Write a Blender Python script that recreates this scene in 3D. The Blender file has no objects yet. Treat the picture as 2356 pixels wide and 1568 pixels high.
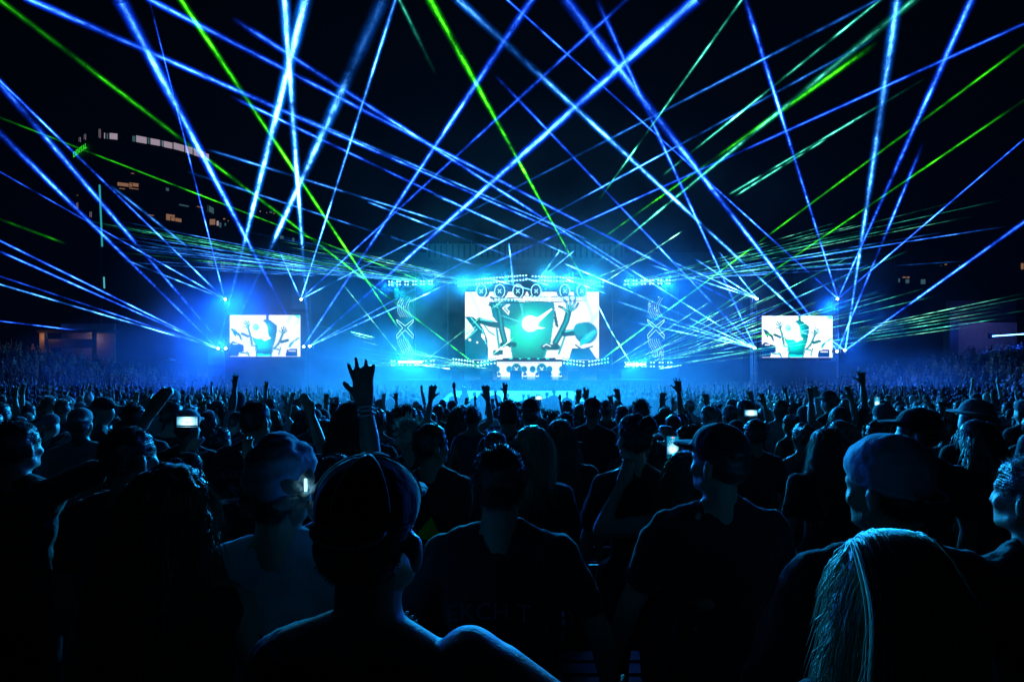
import bpy, math, random
import numpy as np
from mathutils import Vector, Matrix
random.seed(7); np.random.seed(7)
sc = bpy.context.scene
C = sc.collection
# ---------------------------------------------------------------- camera
EYE = 6.2
FOC = 1309.0                       # focal length in pixels of a 2356 px wide frame
cam_d = bpy.data.cameras.new('camera'); cam_d.sensor_width = 36.0; cam_d.lens = 20.0
cam_d.clip_start = 0.05; cam_d.clip_end = 2000
cam = bpy.data.objects.new('camera', cam_d); C.objects.link(cam)
cam.location = (0, 0, EYE); cam.rotation_euler = (math.radians(90), 0, 0)
sc.camera = cam
# ---------------------------------------------------------------- world: night sky
w = bpy.data.worlds.new('World'); sc.world = w; w.use_nodes = True
bg = w.node_tree.nodes['Background']; bg.inputs[0].default_value = (0.02, 0.05, 0.12, 1); bg.inputs[1].default_value = 0.004
sc.view_settings.view_transform = 'Standard'; sc.view_settings.look = 'None'
sc.view_settings.gamma = 1.0; sc.view_settings.use_curve_mapping = False
sc.view_settings.exposure = 0.0
cy = sc.cycles
cy.max_bounces = 3; cy.diffuse_bounces = 1; cy.glossy_bounces = 1; cy.transmission_bounces = 1
cy.volume_bounces = 0; cy.transparent_max_bounces = 128
cy.sample_clamp_indirect = .4; cy.caustics_reflective = False; cy.caustics_refractive = False
cy.use_denoising = True
try: cy.denoiser = 'OPENIMAGEDENOISE'
except Exception: pass
cy.use_adaptive_sampling = False
cy.volume_max_steps = 48; cy.volume_step_rate = 1.0

# the ground falls from the lawn where the camera stands down to the stage, with banks at the sides
GY = [-10, 0, 2.6, 6, 10, 14, 20, 30, 45, 57, 70, 400]
GZ = [4.6, 4.3, 4.08, 3.75, 3.35, 3.0, 2.5, 1.7, 0.7, 0.2, 0.0, 0.0]
def ground(x, y):
    b = max(0.0, abs(x) - 16.0) * 0.05 + max(0.0, abs(x) - 28.0) * 0.11
    b = min(b, 4.0) * min(1.0, max(0.0, (y - 8) / 12.0))
    if y > 75: b *= max(0.0, 1 - (y - 75) / 30)
    return float(np.interp(y, GY, GZ)) + b
def at(x, y, Y):                   # point at depth Y seen at x, y of the 2356 x 1568 survey frame
    return Vector(((x - 1178) / FOC * Y, Y, EYE - (y - 784) / FOC * Y))

# ---------------------------------------------------------------- lamps that light the place
def lamp(name, loc, power, color, radius=0.15, spot=None, aim=None, parent=None, blend=0.6):
    d = bpy.data.lights.new(name, 'SPOT' if spot else 'POINT')
    d.energy = power; d.color = color; d.shadow_soft_size = radius
    o = bpy.data.objects.new(name, d); C.objects.link(o); o.location = loc
    if spot:
        d.spot_size = math.radians(spot); d.spot_blend = blend
        v = Vector(aim) - Vector(loc)
        o.rotation_euler = v.to_track_quat('-Z', 'Y').to_euler()
    return o
CY = (0.01, 0.42, 1.0); BL = (0.003, 0.06, 1.0); AZ = (0.005, 0.22, 1.0); TEAL = (0.01, .9, 0.75)
K = 1.0
LAMPS = []
def L(*a, **k): LAMPS.append(lamp('light', *a, **k))
# strobes of the floor and roof trusses
L(at(945, 832, 60), 5000*K, CY, .25); L(at(1462, 838, 60), 6000*K, AZ, .25)
L(at(1105, 843, 60), 220*K, CY, .2);  L(at(965, 650, 61), 500*K, TEAL, .2)
L(at(1180, 652, 60), 220*K, CY, .2);  L(at(1240, 650, 60), 220*K, CY, .2)
# moving heads that wash the audience
for x, y, p, c in ((910, 650, .7, AZ), (985, 650, .7, AZ), (1075, 650, 1, CY), (1120, 646, 1, (.01, .55, 1)), (1165, 642, 1, CY), (1260, 642, 1, (.01, .55, 1)), (1310, 645, 1, CY), (1360, 650, 1, CY),
                   (1450, 650, .7, AZ), (1530, 650, .7, AZ), (910, 830, .35, CY), (1540, 832, .35, AZ)):
    L(at(x, y, 59), 30000*K*p, c, .5, spot=46, aim=((x-1178)*0.012, 7, 4.2))
# laser projectors on the screen towers
for x, y, p in ((517, 688, 1.2), (692, 688, .35), (501, 801, .6), (518, 801, .6), (698, 797, .4), (712, 796, .4),
                (1742, 687, .6), (1928, 687, .3), (1736, 800, 1.2), (1945, 805, .5), (1926, 808, .3)):
    L(at(x, y, 48.6), 330*K*p, BL if y < 700 else (0.003, .09, 1.0), .08)
# teal and cyan washes across the smoke of the stage and the fog before it
L(at(905, 660, 58.5), 9000*K, (.005, .75, .85), .3, spot=75, aim=at(1010, 800, 63)); L(at(1540, 660, 58.5), 6000*K, (.005, .36, 1), .3, spot=75, aim=at(1440, 800, 63))
L(at(1120, 832, 59.5), 4500*K, (.01, .5, 1), .3, spot=46, aim=(-1.5, 21, 3.2)); L(at(1310, 832, 59.5), 4500*K, (.01, .38, 1), .3, spot=46, aim=(3, 21, 3.2))
# moving heads on the side trusses turned on the smoke round the screens
L(at(905, 655, 59), 11000*K, (.004, .20, 1), .3, spot=70, aim=at(520, 760, 46)); L(at(1535, 655, 59), 9500*K, (.004, .17, 1), .3, spot=70, aim=at(1850, 770, 46))
L(at(517, 692, 48.3), 7000*K, (.006, .28, 1), .3, spot=30, aim=(.3, 1.6, 4.9))
L(at(500, 804, 48.2), 9000*K, (.004, .14, 1), .1, spot=13, aim=at(375, 930, 30), blend=.3); L(at(517, 804, 48.2), 6000*K, (.004, .14, 1), .1, spot=9, aim=at(440, 930, 30), blend=.3)
L(at(925, 828, 59.5), 8000*K, (.01, .6, 1), .2, spot=60, aim=at(800, 880, 38)); L(at(1480, 828, 59.5), 5000*K, (.005, .25, 1), .2, spot=60, aim=at(1650, 880, 38))
# blue floods on the screen towers washing the two banks
for x, y in ((540, 705), (505, 790)): L(at(x, y, 48.8), 13000*K, (0.003, .10, 1.0), .4, spot=90, aim=(-13, 8, 3.5))
for x, y in ((1905, 705), (1945, 790)): L(at(x, y, 48.8), 12000*K, (0.003, .13, 1.0), .4, spot=90, aim=(13, 8, 3.5))

# ---------------------------------------------------------------- helpers
def tag(o, label=None, cat=None, group=None, kind=None):
    if label: o['label'] = label
    if cat: o['category'] = cat
    if group: o['group'] = group
    if kind: o['kind'] = kind
    return o
def empty(name, loc=(0, 0, 0), rz=0.0):
    o = bpy.data.objects.new(name, None); C.objects.link(o); o.location = loc; o.rotation_euler = (0, 0, rz)
    o.empty_display_size = 0.1
    return o
class MB:
    def __init__(s): s.v = []; s.f = []
    def add(s, v, f):
        b = len(s.v); s.v += [tuple(p) for p in v]; s.f += [tuple(i + b for i in q) for q in f]
        return s
    def box(s, c, d, rz=0.0):
        x, y, z = d[0]/2, d[1]/2, d[2]/2; cs, sn = math.cos(rz), math.sin(rz)
        v = []
        for k in range(8):
            a = (x if k & 1 else -x); b = (y if k & 2 else -y); e = (z if k & 4 else -z)
            v.append((c[0] + a*cs - b*sn, c[1] + a*sn + b*cs, c[2] + e))
        return s.add(v, [(0,2,3,1), (4,5,7,6), (0,1,5,4), (2,6,7,3), (0,4,6,2), (1,3,7,5)])
    def bar(s, p0, p1, r0, r1=None, n=6, caps=True):
        r1 = r0 if r1 is None else r1
        p0 = Vector(p0); p1 = Vector(p1); d = (p1 - p0).normalized()
        a = d.orthogonal().normalized(); b = d.cross(a)
        v = []
        for p, r in ((p0, r0), (p1, r1)):
            for k in range(n):
                t = 2*math.pi*k/n; v.append(p + (a*math.cos(t) + b*math.sin(t))*r)
        f = [(k, (k+1) % n, n+(k+1) % n, n+k) for k in range(n)]
        if caps: f += [tuple(range(n-1, -1, -1)), tuple(range(n, 2*n))]
        return s.add(v, f)
    def tube(s, pts, rs, n=6):
        if not hasattr(rs, '__len__'): rs = [rs]*len(pts)
        pts = [Vector(p) for p in pts]; v = []; f = []; a = None
        for i, p in enumerate(pts):
            d = (pts[min(i+1, len(pts)-1)] - pts[max(i-1, 0)])
            d = d.normalized() if d.length > 1e-9 else Vector((0, 0, 1))
            a = d.orthogonal().normalized() if a is None else (a - d*a.dot(d)).normalized()
            b = d.cross(a)
            for k in range(n):
                t = 2*math.pi*k/n; v.append(p + (a*math.cos(t) + b*math.sin(t))*rs[i])
        m = len(pts)
        for i in range(m-1):
            for k in range(n):
                f.append((i*n+k, i*n+(k+1) % n, (i+1)*n+(k+1) % n, (i+1)*n+k))
        f += [tuple(range(n-1, -1, -1)), tuple(range((m-1)*n, m*n))]
        return s.add(v, f)
    def ell(s, c, r, n=12, m=8, M=None):
        v = []; f = []
        for i in range(m+1):
            ph = math.pi*i/m
            for k in range(n):
                t = 2*math.pi*k/n
                p = Vector((r[0]*math.sin(ph)*math.cos(t), r[1]*math.sin(ph)*math.sin(t), r[2]*math.cos(ph)))
                if M is not None: p = M @ p
                v.append((c[0]+p.x, c[1]+p.y, c[2]+p.z))
        for i in range(m):
            for k in range(n):
                f.append((i*n+k, (i+1)*n+k, (i+1)*n+(k+1) % n, i*n+(k+1) % n))
        return s.add(v, f)
    def cap(s, p0, p1, r0, r1, n=12):       # a rounded, tapered limb
        p0 = Vector(p0); p1 = Vector(p1); d = p1 - p0
        if d.length < 1e-6: return s.ell(p0, (r0,)*3)
        d.normalize(); pts = []; rs = []
        for t in (90, 65, 40, 20, 0): pts.append(p0 - d*r0*math.sin(math.radians(t))); rs.append(max(r0*math.cos(math.radians(t)), r0*.03))
        for t in (0, 20, 40, 65, 90): pts.append(p1 + d*r1*math.sin(math.radians(t))); rs.append(max(r1*math.cos(math.radians(t)), r1*.03))
        return s.tube(pts, rs, n)
    def prism(s, pts, d0, d1, fn):          # outline pts (u,v) extruded from depth d0 to d1; fn(u,v,d) -> point
        n = len(pts); v = [fn(u, q, d0) for u, q in pts] + [fn(u, q, d1) for u, q in pts]
        return s.add(v, [tuple(range(n)), tuple(range(2*n-1, n-1, -1))] + [(k, n+k, n+(k+1) % n, (k+1) % n) for k in range(n)])
    def mesh(s, name, smooth=False):
        me = bpy.data.meshes.new(name); me.from_pydata([tuple(p) for p in s.v], [], s.f); me.update()
        if smooth: me.shade_smooth()
        return me
    def build(s, name, mat, parent=None, smooth=False):
        me = s.mesh(name, smooth); return link(name, me, mat, parent)
def link(name, me, mat=None, parent=None):
    if mat is not None and not me.materials: me.materials.append(mat)
    o = bpy.data.objects.new(name, me); C.objects.link(o)
    if parent is not None: o.parent = parent
    return o
def copy_tree(root, parent=None):
    c = root.copy(); C.objects.link(c)
    if parent is not None: c.parent = parent
    for ch in root.children: copy_tree(ch, c)
    return c

# ---------------------------------------------------------------- materials
def new_mat(name):
    m = bpy.data.materials.new(name); m.use_nodes = True; m.node_tree.nodes.clear()
    return m, m.node_tree.nodes, m.node_tree.links
def out(N, Lk, sock):
    o = N.new('ShaderNodeOutputMaterial'); Lk.new(sock, o.inputs['Surface']); return o
def surf(name, col, rough=.6, scale=8, amount=.25, bump=.0, metal=0.0, sheen=0.0, spec=.5, obj_tint=False, bscale=None):
    m, N, Lk = new_mat(name)
    b = N.new('ShaderNodeBsdfPrincipled'); b.inputs['Roughness'].default_value = rough
    b.inputs['Metallic'].default_value = metal; b.inputs['Specular IOR Level'].default_value = spec
    if sheen: b.inputs['Sheen Weight'].default_value = sheen; b.inputs['Sheen Roughness'].default_value = .4
    tc = N.new('ShaderNodeTexCoord'); n = N.new('ShaderNodeTexNoise'); n.inputs['Scale'].default_value = scale; n.inputs['Detail'].default_value = 5
    Lk.new(tc.outputs['Object'], n.inputs['Vector'])
    mr = N.new('ShaderNodeMapRange'); mr.inputs[3].default_value = 1-amount; mr.inputs[4].default_value = 1+amount
    Lk.new(n.outputs['Fac'], mr.inputs[0])
    mx = N.new('ShaderNodeVectorMath'); mx.operation = 'SCALE'; mx.inputs[0].default_value = col
    if obj_tint:
        oi = N.new('ShaderNodeObjectInfo'); Lk.new(oi.outputs['Color'], mx.inputs[0])
    Lk.new(mr.outputs[0], mx.inputs['Scale']); Lk.new(mx.outputs[0], b.inputs['Base Color'])
    if bump:
        n2 = N.new('ShaderNodeTexNoise'); n2.inputs['Scale'].default_value = bscale or scale*2; n2.inputs['Detail'].default_value = 6
        Lk.new(tc.outputs['Object'], n2.inputs['Vector'])
        bp = N.new('ShaderNodeBump'); bp.inputs['Strength'].default_value = 1; bp.inputs['Distance'].default_value = bump
        Lk.new(n2.outputs['Fac'], bp.inputs['Height']); Lk.new(bp.outputs[0], b.inputs['Normal'])
    out(N, Lk, b.outputs[0]); return m
def emit(name, col, strength, sample=False):
    m, N, Lk = new_mat(name); e = N.new('ShaderNodeEmission'); e.inputs[0].default_value = (*col, 1); e.inputs[1].default_value = strength
    out(N, Lk, e.outputs[0])
    if not sample: m.cycles.emission_sampling = 'NONE'
    return m
M = dict(
    grass=surf('lawn', (.05, .06, .035), .9, 3, .4, .02),
    black=surf('black_steel', (.03, .03, .033), .45, 12, .3),
    steel=surf('steel', (.25, .26, .28), .35, 12, .3, metal=.8),
    scrim=surf('scrim_cloth', (.05, .055, .06), .85, 1.5, .4, .01),
    stagewall=surf('stage_wall', (.16, .17, .18), .7, .8, .4, .02),
    deck=surf('stage_deck', (.10, .10, .11), .35, 2, .3),
    white=surf('white_cover', (.75, .76, .78), .5, 2, .1),
    concrete=surf('tower_concrete', (.05, .048, .045), .8, .2, .4),
    lampw=emit('lamp_face', (.25, .7, 1.0), 5), lampg=emit('lamp_face_green', (.1, 1.0, .75), 4),
    core=emit('laser_aperture', (.35, .7, 1.0), 40), neon=emit('neon_line', (.40, .85, 1.0), 2.4), strobe=emit('strobe_face', (.45, .95, 1.0), 30),
)
def led(name, strength, sample):
    m, N, Lk = new_mat(name); a = N.new('ShaderNodeAttribute'); a.attribute_name = 'led'
    e = N.new('ShaderNodeEmission'); e.inputs[1].default_value = strength; Lk.new(a.outputs['Color'], e.inputs[0]); out(N, Lk, e.outputs[0])
    if not sample: m.cycles.emission_sampling = 'NONE'
    return m
M['led'] = led('led_wall', 1.55, True)

# ---------------------------------------------------------------- haze
hz = MB().box((0, 106, 30.5), (330, 236, 63))
haze = hz.build('haze', None); tag(haze, 'thin blue stage haze hanging over the whole amphitheatre', 'haze', kind='stuff')
m, N, Lk = new_mat('haze'); pv = N.new('ShaderNodeVolumePrincipled')
pv.inputs['Color'].default_value = (.75, .85, 1, 1); pv.inputs['Density'].default_value = .00007; pv.inputs['Anisotropy'].default_value = .45
o_ = N.new('ShaderNodeOutputMaterial'); Lk.new(pv.outputs[0], o_.inputs['Volume']); haze.data.materials.append(m)

# drifting banks of denser stage smoke
def smoke(label, c, r, dens, scale, lo=.35, seed=0.0, col=(.75, .88, 1), aniso=.35, rot=0.0):
    o = MB().ell((0, 0, 0), (1, 1, 1), 20, 12).build('smoke', None); o.location = c; o.scale = r; o.rotation_euler = (0, 0, rot); tag(o, label, 'smoke', kind='stuff')
    m, N, Lk = new_mat('smoke'); pv = N.new('ShaderNodeVolumePrincipled'); pv.inputs['Color'].default_value = (*col, 1); pv.inputs['Anisotropy'].default_value = aniso
    tc = N.new('ShaderNodeTexCoord'); ln = N.new('ShaderNodeVectorMath'); ln.operation = 'LENGTH'; Lk.new(tc.outputs['Object'], ln.inputs[0])
    fo = N.new('ShaderNodeMapRange'); fo.interpolation_type = 'SMOOTHSTEP'; fo.inputs[1].default_value = 1.0; fo.inputs[2].default_value = .1; fo.inputs[3].default_value = 0; fo.inputs[4].default_value = 1; Lk.new(ln.outputs['Value'], fo.inputs[0])
    g = N.new('ShaderNodeNewGeometry'); nz = N.new('ShaderNodeTexNoise'); nz.noise_dimensions = '4D'; nz.inputs['W'].default_value = seed; nz.inputs['Scale'].default_value = 1/scale; nz.inputs['Detail'].default_value = 4; nz.inputs['Roughness'].default_value = .6; Lk.new(g.outputs['Position'], nz.inputs['Vector'])
    mr = N.new('ShaderNodeMapRange'); mr.inputs[1].default_value = lo+.08; mr.inputs[2].default_value = .64; mr.inputs[3].default_value = .03; mr.inputs[4].default_value = 1.9; Lk.new(nz.outputs['Fac'], mr.inputs[0])
    a = N.new('ShaderNodeMath'); a.operation = 'MULTIPLY'; Lk.new(fo.outputs[0], a.inputs[0]); Lk.new(mr.outputs[0], a.inputs[1])
    b = N.new('ShaderNodeMath'); b.operation = 'MULTIPLY'; Lk.new(a.outputs[0], b.inputs[0]); b.inputs[1].default_value = dens; Lk.new(b.outputs[0], pv.inputs['Density'])
    o_ = N.new('ShaderNodeOutputMaterial'); Lk.new(pv.outputs[0], o_.inputs['Volume']); o.data.materials.append(m); return o
smoke('cyan smoke filling the stage around the main screen', at(1215, 700, 60), (29, 9, 14), .042, 5, seed=1)
smoke('blue smoke hanging round the left screen', at(560, 760, 47), (15, 8, 9), .036, 8, seed=2)
smoke('blue smoke hanging round the right screen', at(1780, 760, 47), (18, 9, 9), .032, 9, seed=3)
smoke('bright cyan smoke rolling off the left of the stage on to the crowd', at(830, 870, 36), (8, 13, 4.2), .075, 3.5, seed=4)
smoke('low fog over the open ground behind the back row', at(1180, 925, 21), (11, 7, 1.8), .075, 3, seed=5)
smoke('low blue fog over the crowd before the right screen', at(1750, 880, 38), (19, 12, 3.6), .026, 8, seed=6)
smoke('blue smoke over the left bank', at(430, 860, 36), (11, 10, 4.4), .035, 4, seed=8)
smoke('faint mist drifting in the dark above the stage', at(1330, 470, 50), (26, 14, 10), .010, 9, seed=7)

# ---------------------------------------------------------------- ground
gx = np.concatenate([np.linspace(-260, -60, 12)[:-1], np.linspace(-60, 60, 61), np.linspace(60, 260, 12)[1:]])
gy = np.concatenate([np.linspace(-9, 80, 90), np.linspace(80, 400, 17)[1:]])
gv = [(x, y, ground(x, y)) for y in gy for x in gx]; nx = len(gx)
gf = [(j*nx+i, j*nx+i+1, (j+1)*nx+i+1, (j+1)*nx+i) for j in range(len(gy)-1) for i in range(nx-1)]
tag(MB().add(gv, gf).build('ground', M['grass'], smooth=True), kind='structure')

# ---------------------------------------------------------------- pictures shown by the LED walls
class Pic:
    def __init__(s, w, h, aspect):
        s.w, s.h = w, h; s.a = aspect
        u = (np.arange(w+1))/w; v = (np.arange(h+1))/h
        s.U, s.V = np.meshgrid(u, v); s.c = np.zeros((h+1, w+1, 3)); s.c[:] = (.93, .97, 1.0)
    def blend(s, m, col):
        m = np.clip(m, 0, 1)[..., None]; s.c = s.c*(1-m) + np.array(col)*m
    def inside(s, pts):
        m = np.zeros(s.U.shape, bool); n = len(pts)
        for i in range(n):
            x0, y0 = pts[i]; x1, y1 = pts[(i+1) % n]
            if y0 == y1: continue
            t = ((s.V >= min(y0, y1)) & (s.V < max(y0, y1))) & (s.U < (s.V-y0)/(y1-y0)*(x1-x0)+x0)
            m ^= t
        return m
    def poly(s, pts, col): s.blend(s.inside(pts).astype(float), col)
    def circle(s, c, r, col, soft=.01):
        d = np.hypot(s.U-c[0], (s.V-c[1])/s.a); s.blend((r-d)/soft+.5, col)
    def glow(s, c, r, col, k=1.0, mask=None):
        d = np.hypot(s.U-c[0], (s.V-c[1])/s.a); g = np.exp(-(d/r)**2)*k
        if mask is not None: g = g*mask
        s.blend(g, col)
    def line(s, p0, p1, w, col):
        ax, ay = p0; bx, by = p1; dx, dy = bx-ax, (by-ay)/s.a
        t = np.clip(((s.U-ax)*dx + (s.V-ay)/s.a*dy)/(dx*dx+dy*dy), 0, 1)
        d = np.hypot(s.U-ax-t*dx, (s.V-ay)/s.a-t*dy); s.blend((w/2-d)/.004+.5, col)
    def lines(s, pts, w, col):
        for a, b in zip(pts[:-1], pts[1:]): s.line(a, b, w, col)
    def mesh(s, name, width, height):
        v = [((u-.5)*width, 0, (1-q)*height) for q, u in zip(s.V.ravel(), s.U.ravel())]
        n = s.w+1; f = [(j*n+i, (j+1)*n+i, (j+1)*n+i+1, j*n+i+1) for j in range(s.h) for i in range(s.w)]
        me = bpy.data.meshes.new(name); me.from_pydata(v, [], f)
        at_ = me.attributes.new('led', 'FLOAT_COLOR', 'POINT')
        at_.data.foreach_set('color', np.concatenate([s.c.reshape(-1, 3), np.ones(((s.w+1)*(s.h+1), 1))], 1).ravel())
        return me
DK = (.0, .05, .08); DT = (.0, .10, .12); TL = (.0, .38, .38); CN = (.1, .85, .85); WH = (1.3, 1.4, 1.4); PALE = (.62, .86, 1.0)
def robot_arm(p, pts, w, hand_dir, k=1.0):
    p.lines(pts, w, DT); p.lines(pts, w*.35, TL)
    x, y = pts[0]; a = p.a
    for i, da in enumerate((-38, -16, 4, 24, 60)):
        t = hand_dir + math.radians(da); ln = (.062, .078, .08, .07, .05)[i]*k
        q = (x + math.cos(t)*ln, y - math.sin(t)*ln*a); e = (x + math.cos(t+.15)*ln*1.5, y - math.sin(t+.15)*ln*1.5*a)
        p.lines([(x, y), q, e], .016*k, DT); p.line((x, y), q, .005*k, CN)
def main_picture():
    p = Pic(200, 106, 16.0/8.43)
    def q(x, y): return ((x-308)/1617.0, (y-438)/842.0)
    def Q(l): return [q(*t) for t in l]
    for x0 in (340, 1690): p.poly(Q([(x0, 438), (x0+50, 438), (x0+150, 640), (x0+175, 760), (x0+140, 770), (x0+90, 640)]), PALE)
    p.poly(Q([(1925, 640), (1925, 720), (1800, 900), (1700, 960), (1760, 850)]), PALE)
    p.poly(Q([(308, 770), (400, 770), (380, 900), (308, 1000)]), PALE)
    body = Q([(590, 560), (1380, 560), (1392, 640), (1372, 850), (1340, 1080), (1300, 1160), (1240, 1280), (885, 1280), (860, 1150), (850, 900), (720, 840), (640, 740), (620, 640)])
    m = p.inside(body).astype(float); p.blend(m, (.0, .17, .27))
    g = np.clip((p.V-.55)/.4, 0, 1); p.blend(m*g, (.0, .07, .12))
    p.glow(q(1050, 930), .16, (.0, .95, .6), .95, m); p.glow(q(1260, 840), .12, (.0, .6, .6), .5, m)
    p.poly(Q([(840, 1255), (1300, 1255), (1340, 1240), (1340, 1280), (840, 1280)]), (.0, .8, .6))
    # dark figure at the left
    p.poly(Q([(308, 1030), (420, 900), (308, 745), (400, 745), (470, 800), (530, 900), (575, 1020), (590, 1200), (590, 1280), (308, 1280)]), (.0, .14, .22))
    for l in ([(330, 960), (430, 870)], [(335, 1010), (450, 900)], [(380, 760), (500, 900)], [(515, 900), (560, 1080)]): p.line(q(*l[0]), q(*l[1]), .008, CN)
    p.circle(q(365, 1030), .008, WH); p.circle(q(455, 1062), .006, WH); p.poly(Q([(505, 950), (545, 980), (545, 1040), (510, 1000)]), WH)
    # mirror ball
    p.circle(q(880, 690), .100, (.0, .36, .40)); p.circle(q(850, 660), .088, (.0, .20, .25))
    for k in range(7): p.line(q(960+k*8, 560+k*28), q(1010+k*2-10, 590+k*30), .004, CN)
    p.lines(Q([(765, 640), (810, 600), (845, 595), (800, 640), (840, 680), (830, 715), (790, 670), (765, 640)]), .006, WH)
    # left arm and leg
    p.lines(Q([(480, 790), (600, 830), (700, 850)]), .045, DT); p.lines(Q([(500, 780), (640, 800)]), .012, CN)
    robot_arm(p, Q([(715, 640), (735, 760), (750, 900), (790, 1060)]), .042, math.radians(92), 1.0)
    p.lines(Q([(690, 900), (725, 1160)]), .016, TL); p.lines(Q([(760, 1090), (900, 1090)]), .04, DT); p.lines(Q([(870, 1110), (885, 1240)]), .012, TL)
    p.poly(Q([(790, 1105), (830, 1110), (815, 1190), (775, 1195)]), WH); p.poly(Q([(650, 1160), (770, 1160), (760, 1215), (640, 1220)]), DT)
    p.lines(Q([(540, 850), (600, 930), (660, 970)]), .010, TL)
    # right arm
    robot_arm(p, Q([(1555, 700), (1530, 800), (1450, 970), (1400, 1060)]), .046, math.radians(75), 1.15)
    p.lines(Q([(1260, 1120), (1420, 1120)]), .045, DT); p.lines(Q([(1250, 1110), (1290, 1085), (1340, 1110)]), .006, WH); p.lines(Q([(1290, 1150), (1265, 1240)]), .014, TL)
    p.lines(Q([(1510, 1000), (1440, 1200)]), .016, TL); p.poly(Q([(1335, 1170), (1375, 1175), (1365, 1260), (1325, 1255)]), WH)
    p.lines(Q([(1510, 950), (1600, 940), (1680, 930)]), .05, DT); p.lines(Q([(1520, 930), (1640, 900)]), .01, CN)
    p.circle(q(1770, 945), .085, (.0, .22, .30)); p.circle(q(1700, 900), .05, (.0, .36, .38))
    p.poly(Q([(1690, 1060), (1760, 960), (1880, 900), (1905, 930), (1820, 1040), (1700, 1110)]), (.0, .62, .62)); p.line(q(1760, 1020), q(1860, 930), .01, CN)
    p.lines(Q([(1640, 1090), (1720, 1150), (1850, 1110)]), .012, DT); p.poly(Q([(1560, 1280), (1600, 1130), (1810, 1130), (1905, 1280)]), (.0, .13, .26))
    p.poly(Q([(1395, 640), (1440, 880), (1400, 860), (1380, 760)]), DT)
    # the burst in the middle
    p.glow(q(1085, 835), .085, (.1, 1.0, .8), 1.0); p.circle(q(1095, 830), .058, (1.6, 1.7, 1.7), .02)
    p.poly(Q([(1140, 860), (1295, 886), (1150, 900)]), WH); p.poly(Q([(1120, 800), (1355, 640), (1362, 655), (1165, 850)]), WH)
    p.poly(Q([(1065, 745), (1105, 745), (1105, 800), (1065, 800)]), WH); p.poly(Q([(1145, 755), (1185, 755), (1185, 810), (1145, 810)]), WH)
    p.poly(Q([(740, 725), (750, 735), (1010, 830), (1000, 810)]), CN)
    p.c[:, 0] *= .8; return p
def side_picture():
    p = Pic(104, 60, 6.2/3.6)
    def q(x, y): return ((x-178)/1672.0, (y-305)/950.0)
    def Q(l): return [q(*t) for t in l]
    for l in ([(200, 370), (260, 450), (380, 690), (340, 690)], [(430, 305), (500, 305), (560, 460), (530, 500)], [(1560, 305), (1690, 305), (1590, 460), (1500, 560)], [(1830, 330), (1830, 480), (1640, 600)], [(1700, 780), (1830, 620), (1830, 700)]):
        p.poly(Q(l), PALE)
    p.poly(Q([(1690, 305), (1850, 305), (1850, 380), (1760, 370)]), CN); p.poly(Q([(1040, 305), (1100, 305), (1095, 420), (1045, 420)]), DT)
    body = Q([(945, 425), (1060, 405), (1140, 425), (1290, 540), (1300, 600), (1280, 760), (1250, 900), (1190, 1060), (1140, 1210), (830, 1180), (815, 1050), (740, 900), (700, 800), (900, 500)])
    m = p.inside(body).astype(float); p.blend(m, (.0, .12, .17)); p.glow(q(930, 930), .13, (.0, 1.0, .75), 1, m); p.glow(q(1060, 600), .07, (.0, .8, .85), .9, m)
    p.blend(m*np.clip((p.V-.78)/.18, 0, 1), (.0, .10, .14))
    p.poly(Q([(820, 1180), (1140, 1205), (1130, 1255), (820, 1255)]), (.0, 1.0, .75))
    p.circle(q(855, 630), .130, WH, .02); p.circle(q(800, 580), .055, (.35, .8, 1.0), .02); p.circle(q(820, 600), .02, CN)
    p.poly(Q([(900, 800), (1000, 900), (1160, 830), (1100, 790), (1080, 690), (1040, 700)]), WH)
    robot_arm(p, Q([(615, 600), (650, 700), (680, 850), (700, 960)]), .030, math.radians(100), .9)
    robot_arm(p, Q([(1430, 740), (1390, 840), (1330, 960), (1240, 1060)]), .030, math.radians(70), .9)
    p.lines(Q([(470, 730), (610, 790)]), .035, DT); p.lines(Q([(1400, 920), (1550, 880)]), .04, DT)
    # dark lower corners and pale legs of the figures
    p.poly(Q([(178, 960), (250, 900), (330, 930), (500, 990), (500, 1140), (400, 1160), (380, 1255), (178, 1255)]), (.0, .03, .14))
    p.poly(Q([(200, 620), (260, 610), (440, 760), (470, 880), (400, 900), (280, 760)]), DT); p.poly(Q([(330, 760), (380, 770), (440, 900), (400, 920), (340, 850)]), WH)
    p.poly(Q([(1500, 1255), (1520, 1100), (1600, 1080), (1770, 1080), (1770, 1255)]), (.0, .03, .14))
    p.poly(Q([(1560, 1050), (1600, 950), (1800, 810), (1840, 830), (1700, 920), (1620, 1040)]), TL)
    for l in ([(690, 1000), (820, 1010), (800, 1060), (820, 1250)], [(1180, 1060), (1330, 1090)], [(1190, 1100), (1150, 1240)], [(1380, 1050), (1340, 1200)], [(590, 1150), (640, 1240)], [(430, 1160), (620, 1180)]):
        p.lines(Q(l), .022, DT); p.lines(Q(l), .006, CN)
    for k in range(5): p.circle(q(260+k*24, 965), .006, WH); p.circle(q(1580+k*36, 1125), .007, WH)
    return p
def xmark(c, s, fn):                       # outline of the crossed bar emblem
    pts = [(-.5, .5), (0, .12), (.5, .5), (.46, .34), (.14, 0), (.5, -.42), (.48, -.62), (0, -.12), (-.48, -.62), (-.5, -.42), (-.14, 0), (-.46, .34), (-.5, .5)]
    return [fn(c[0]+x*s, c[1]+y*s) for x, y in pts]

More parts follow.
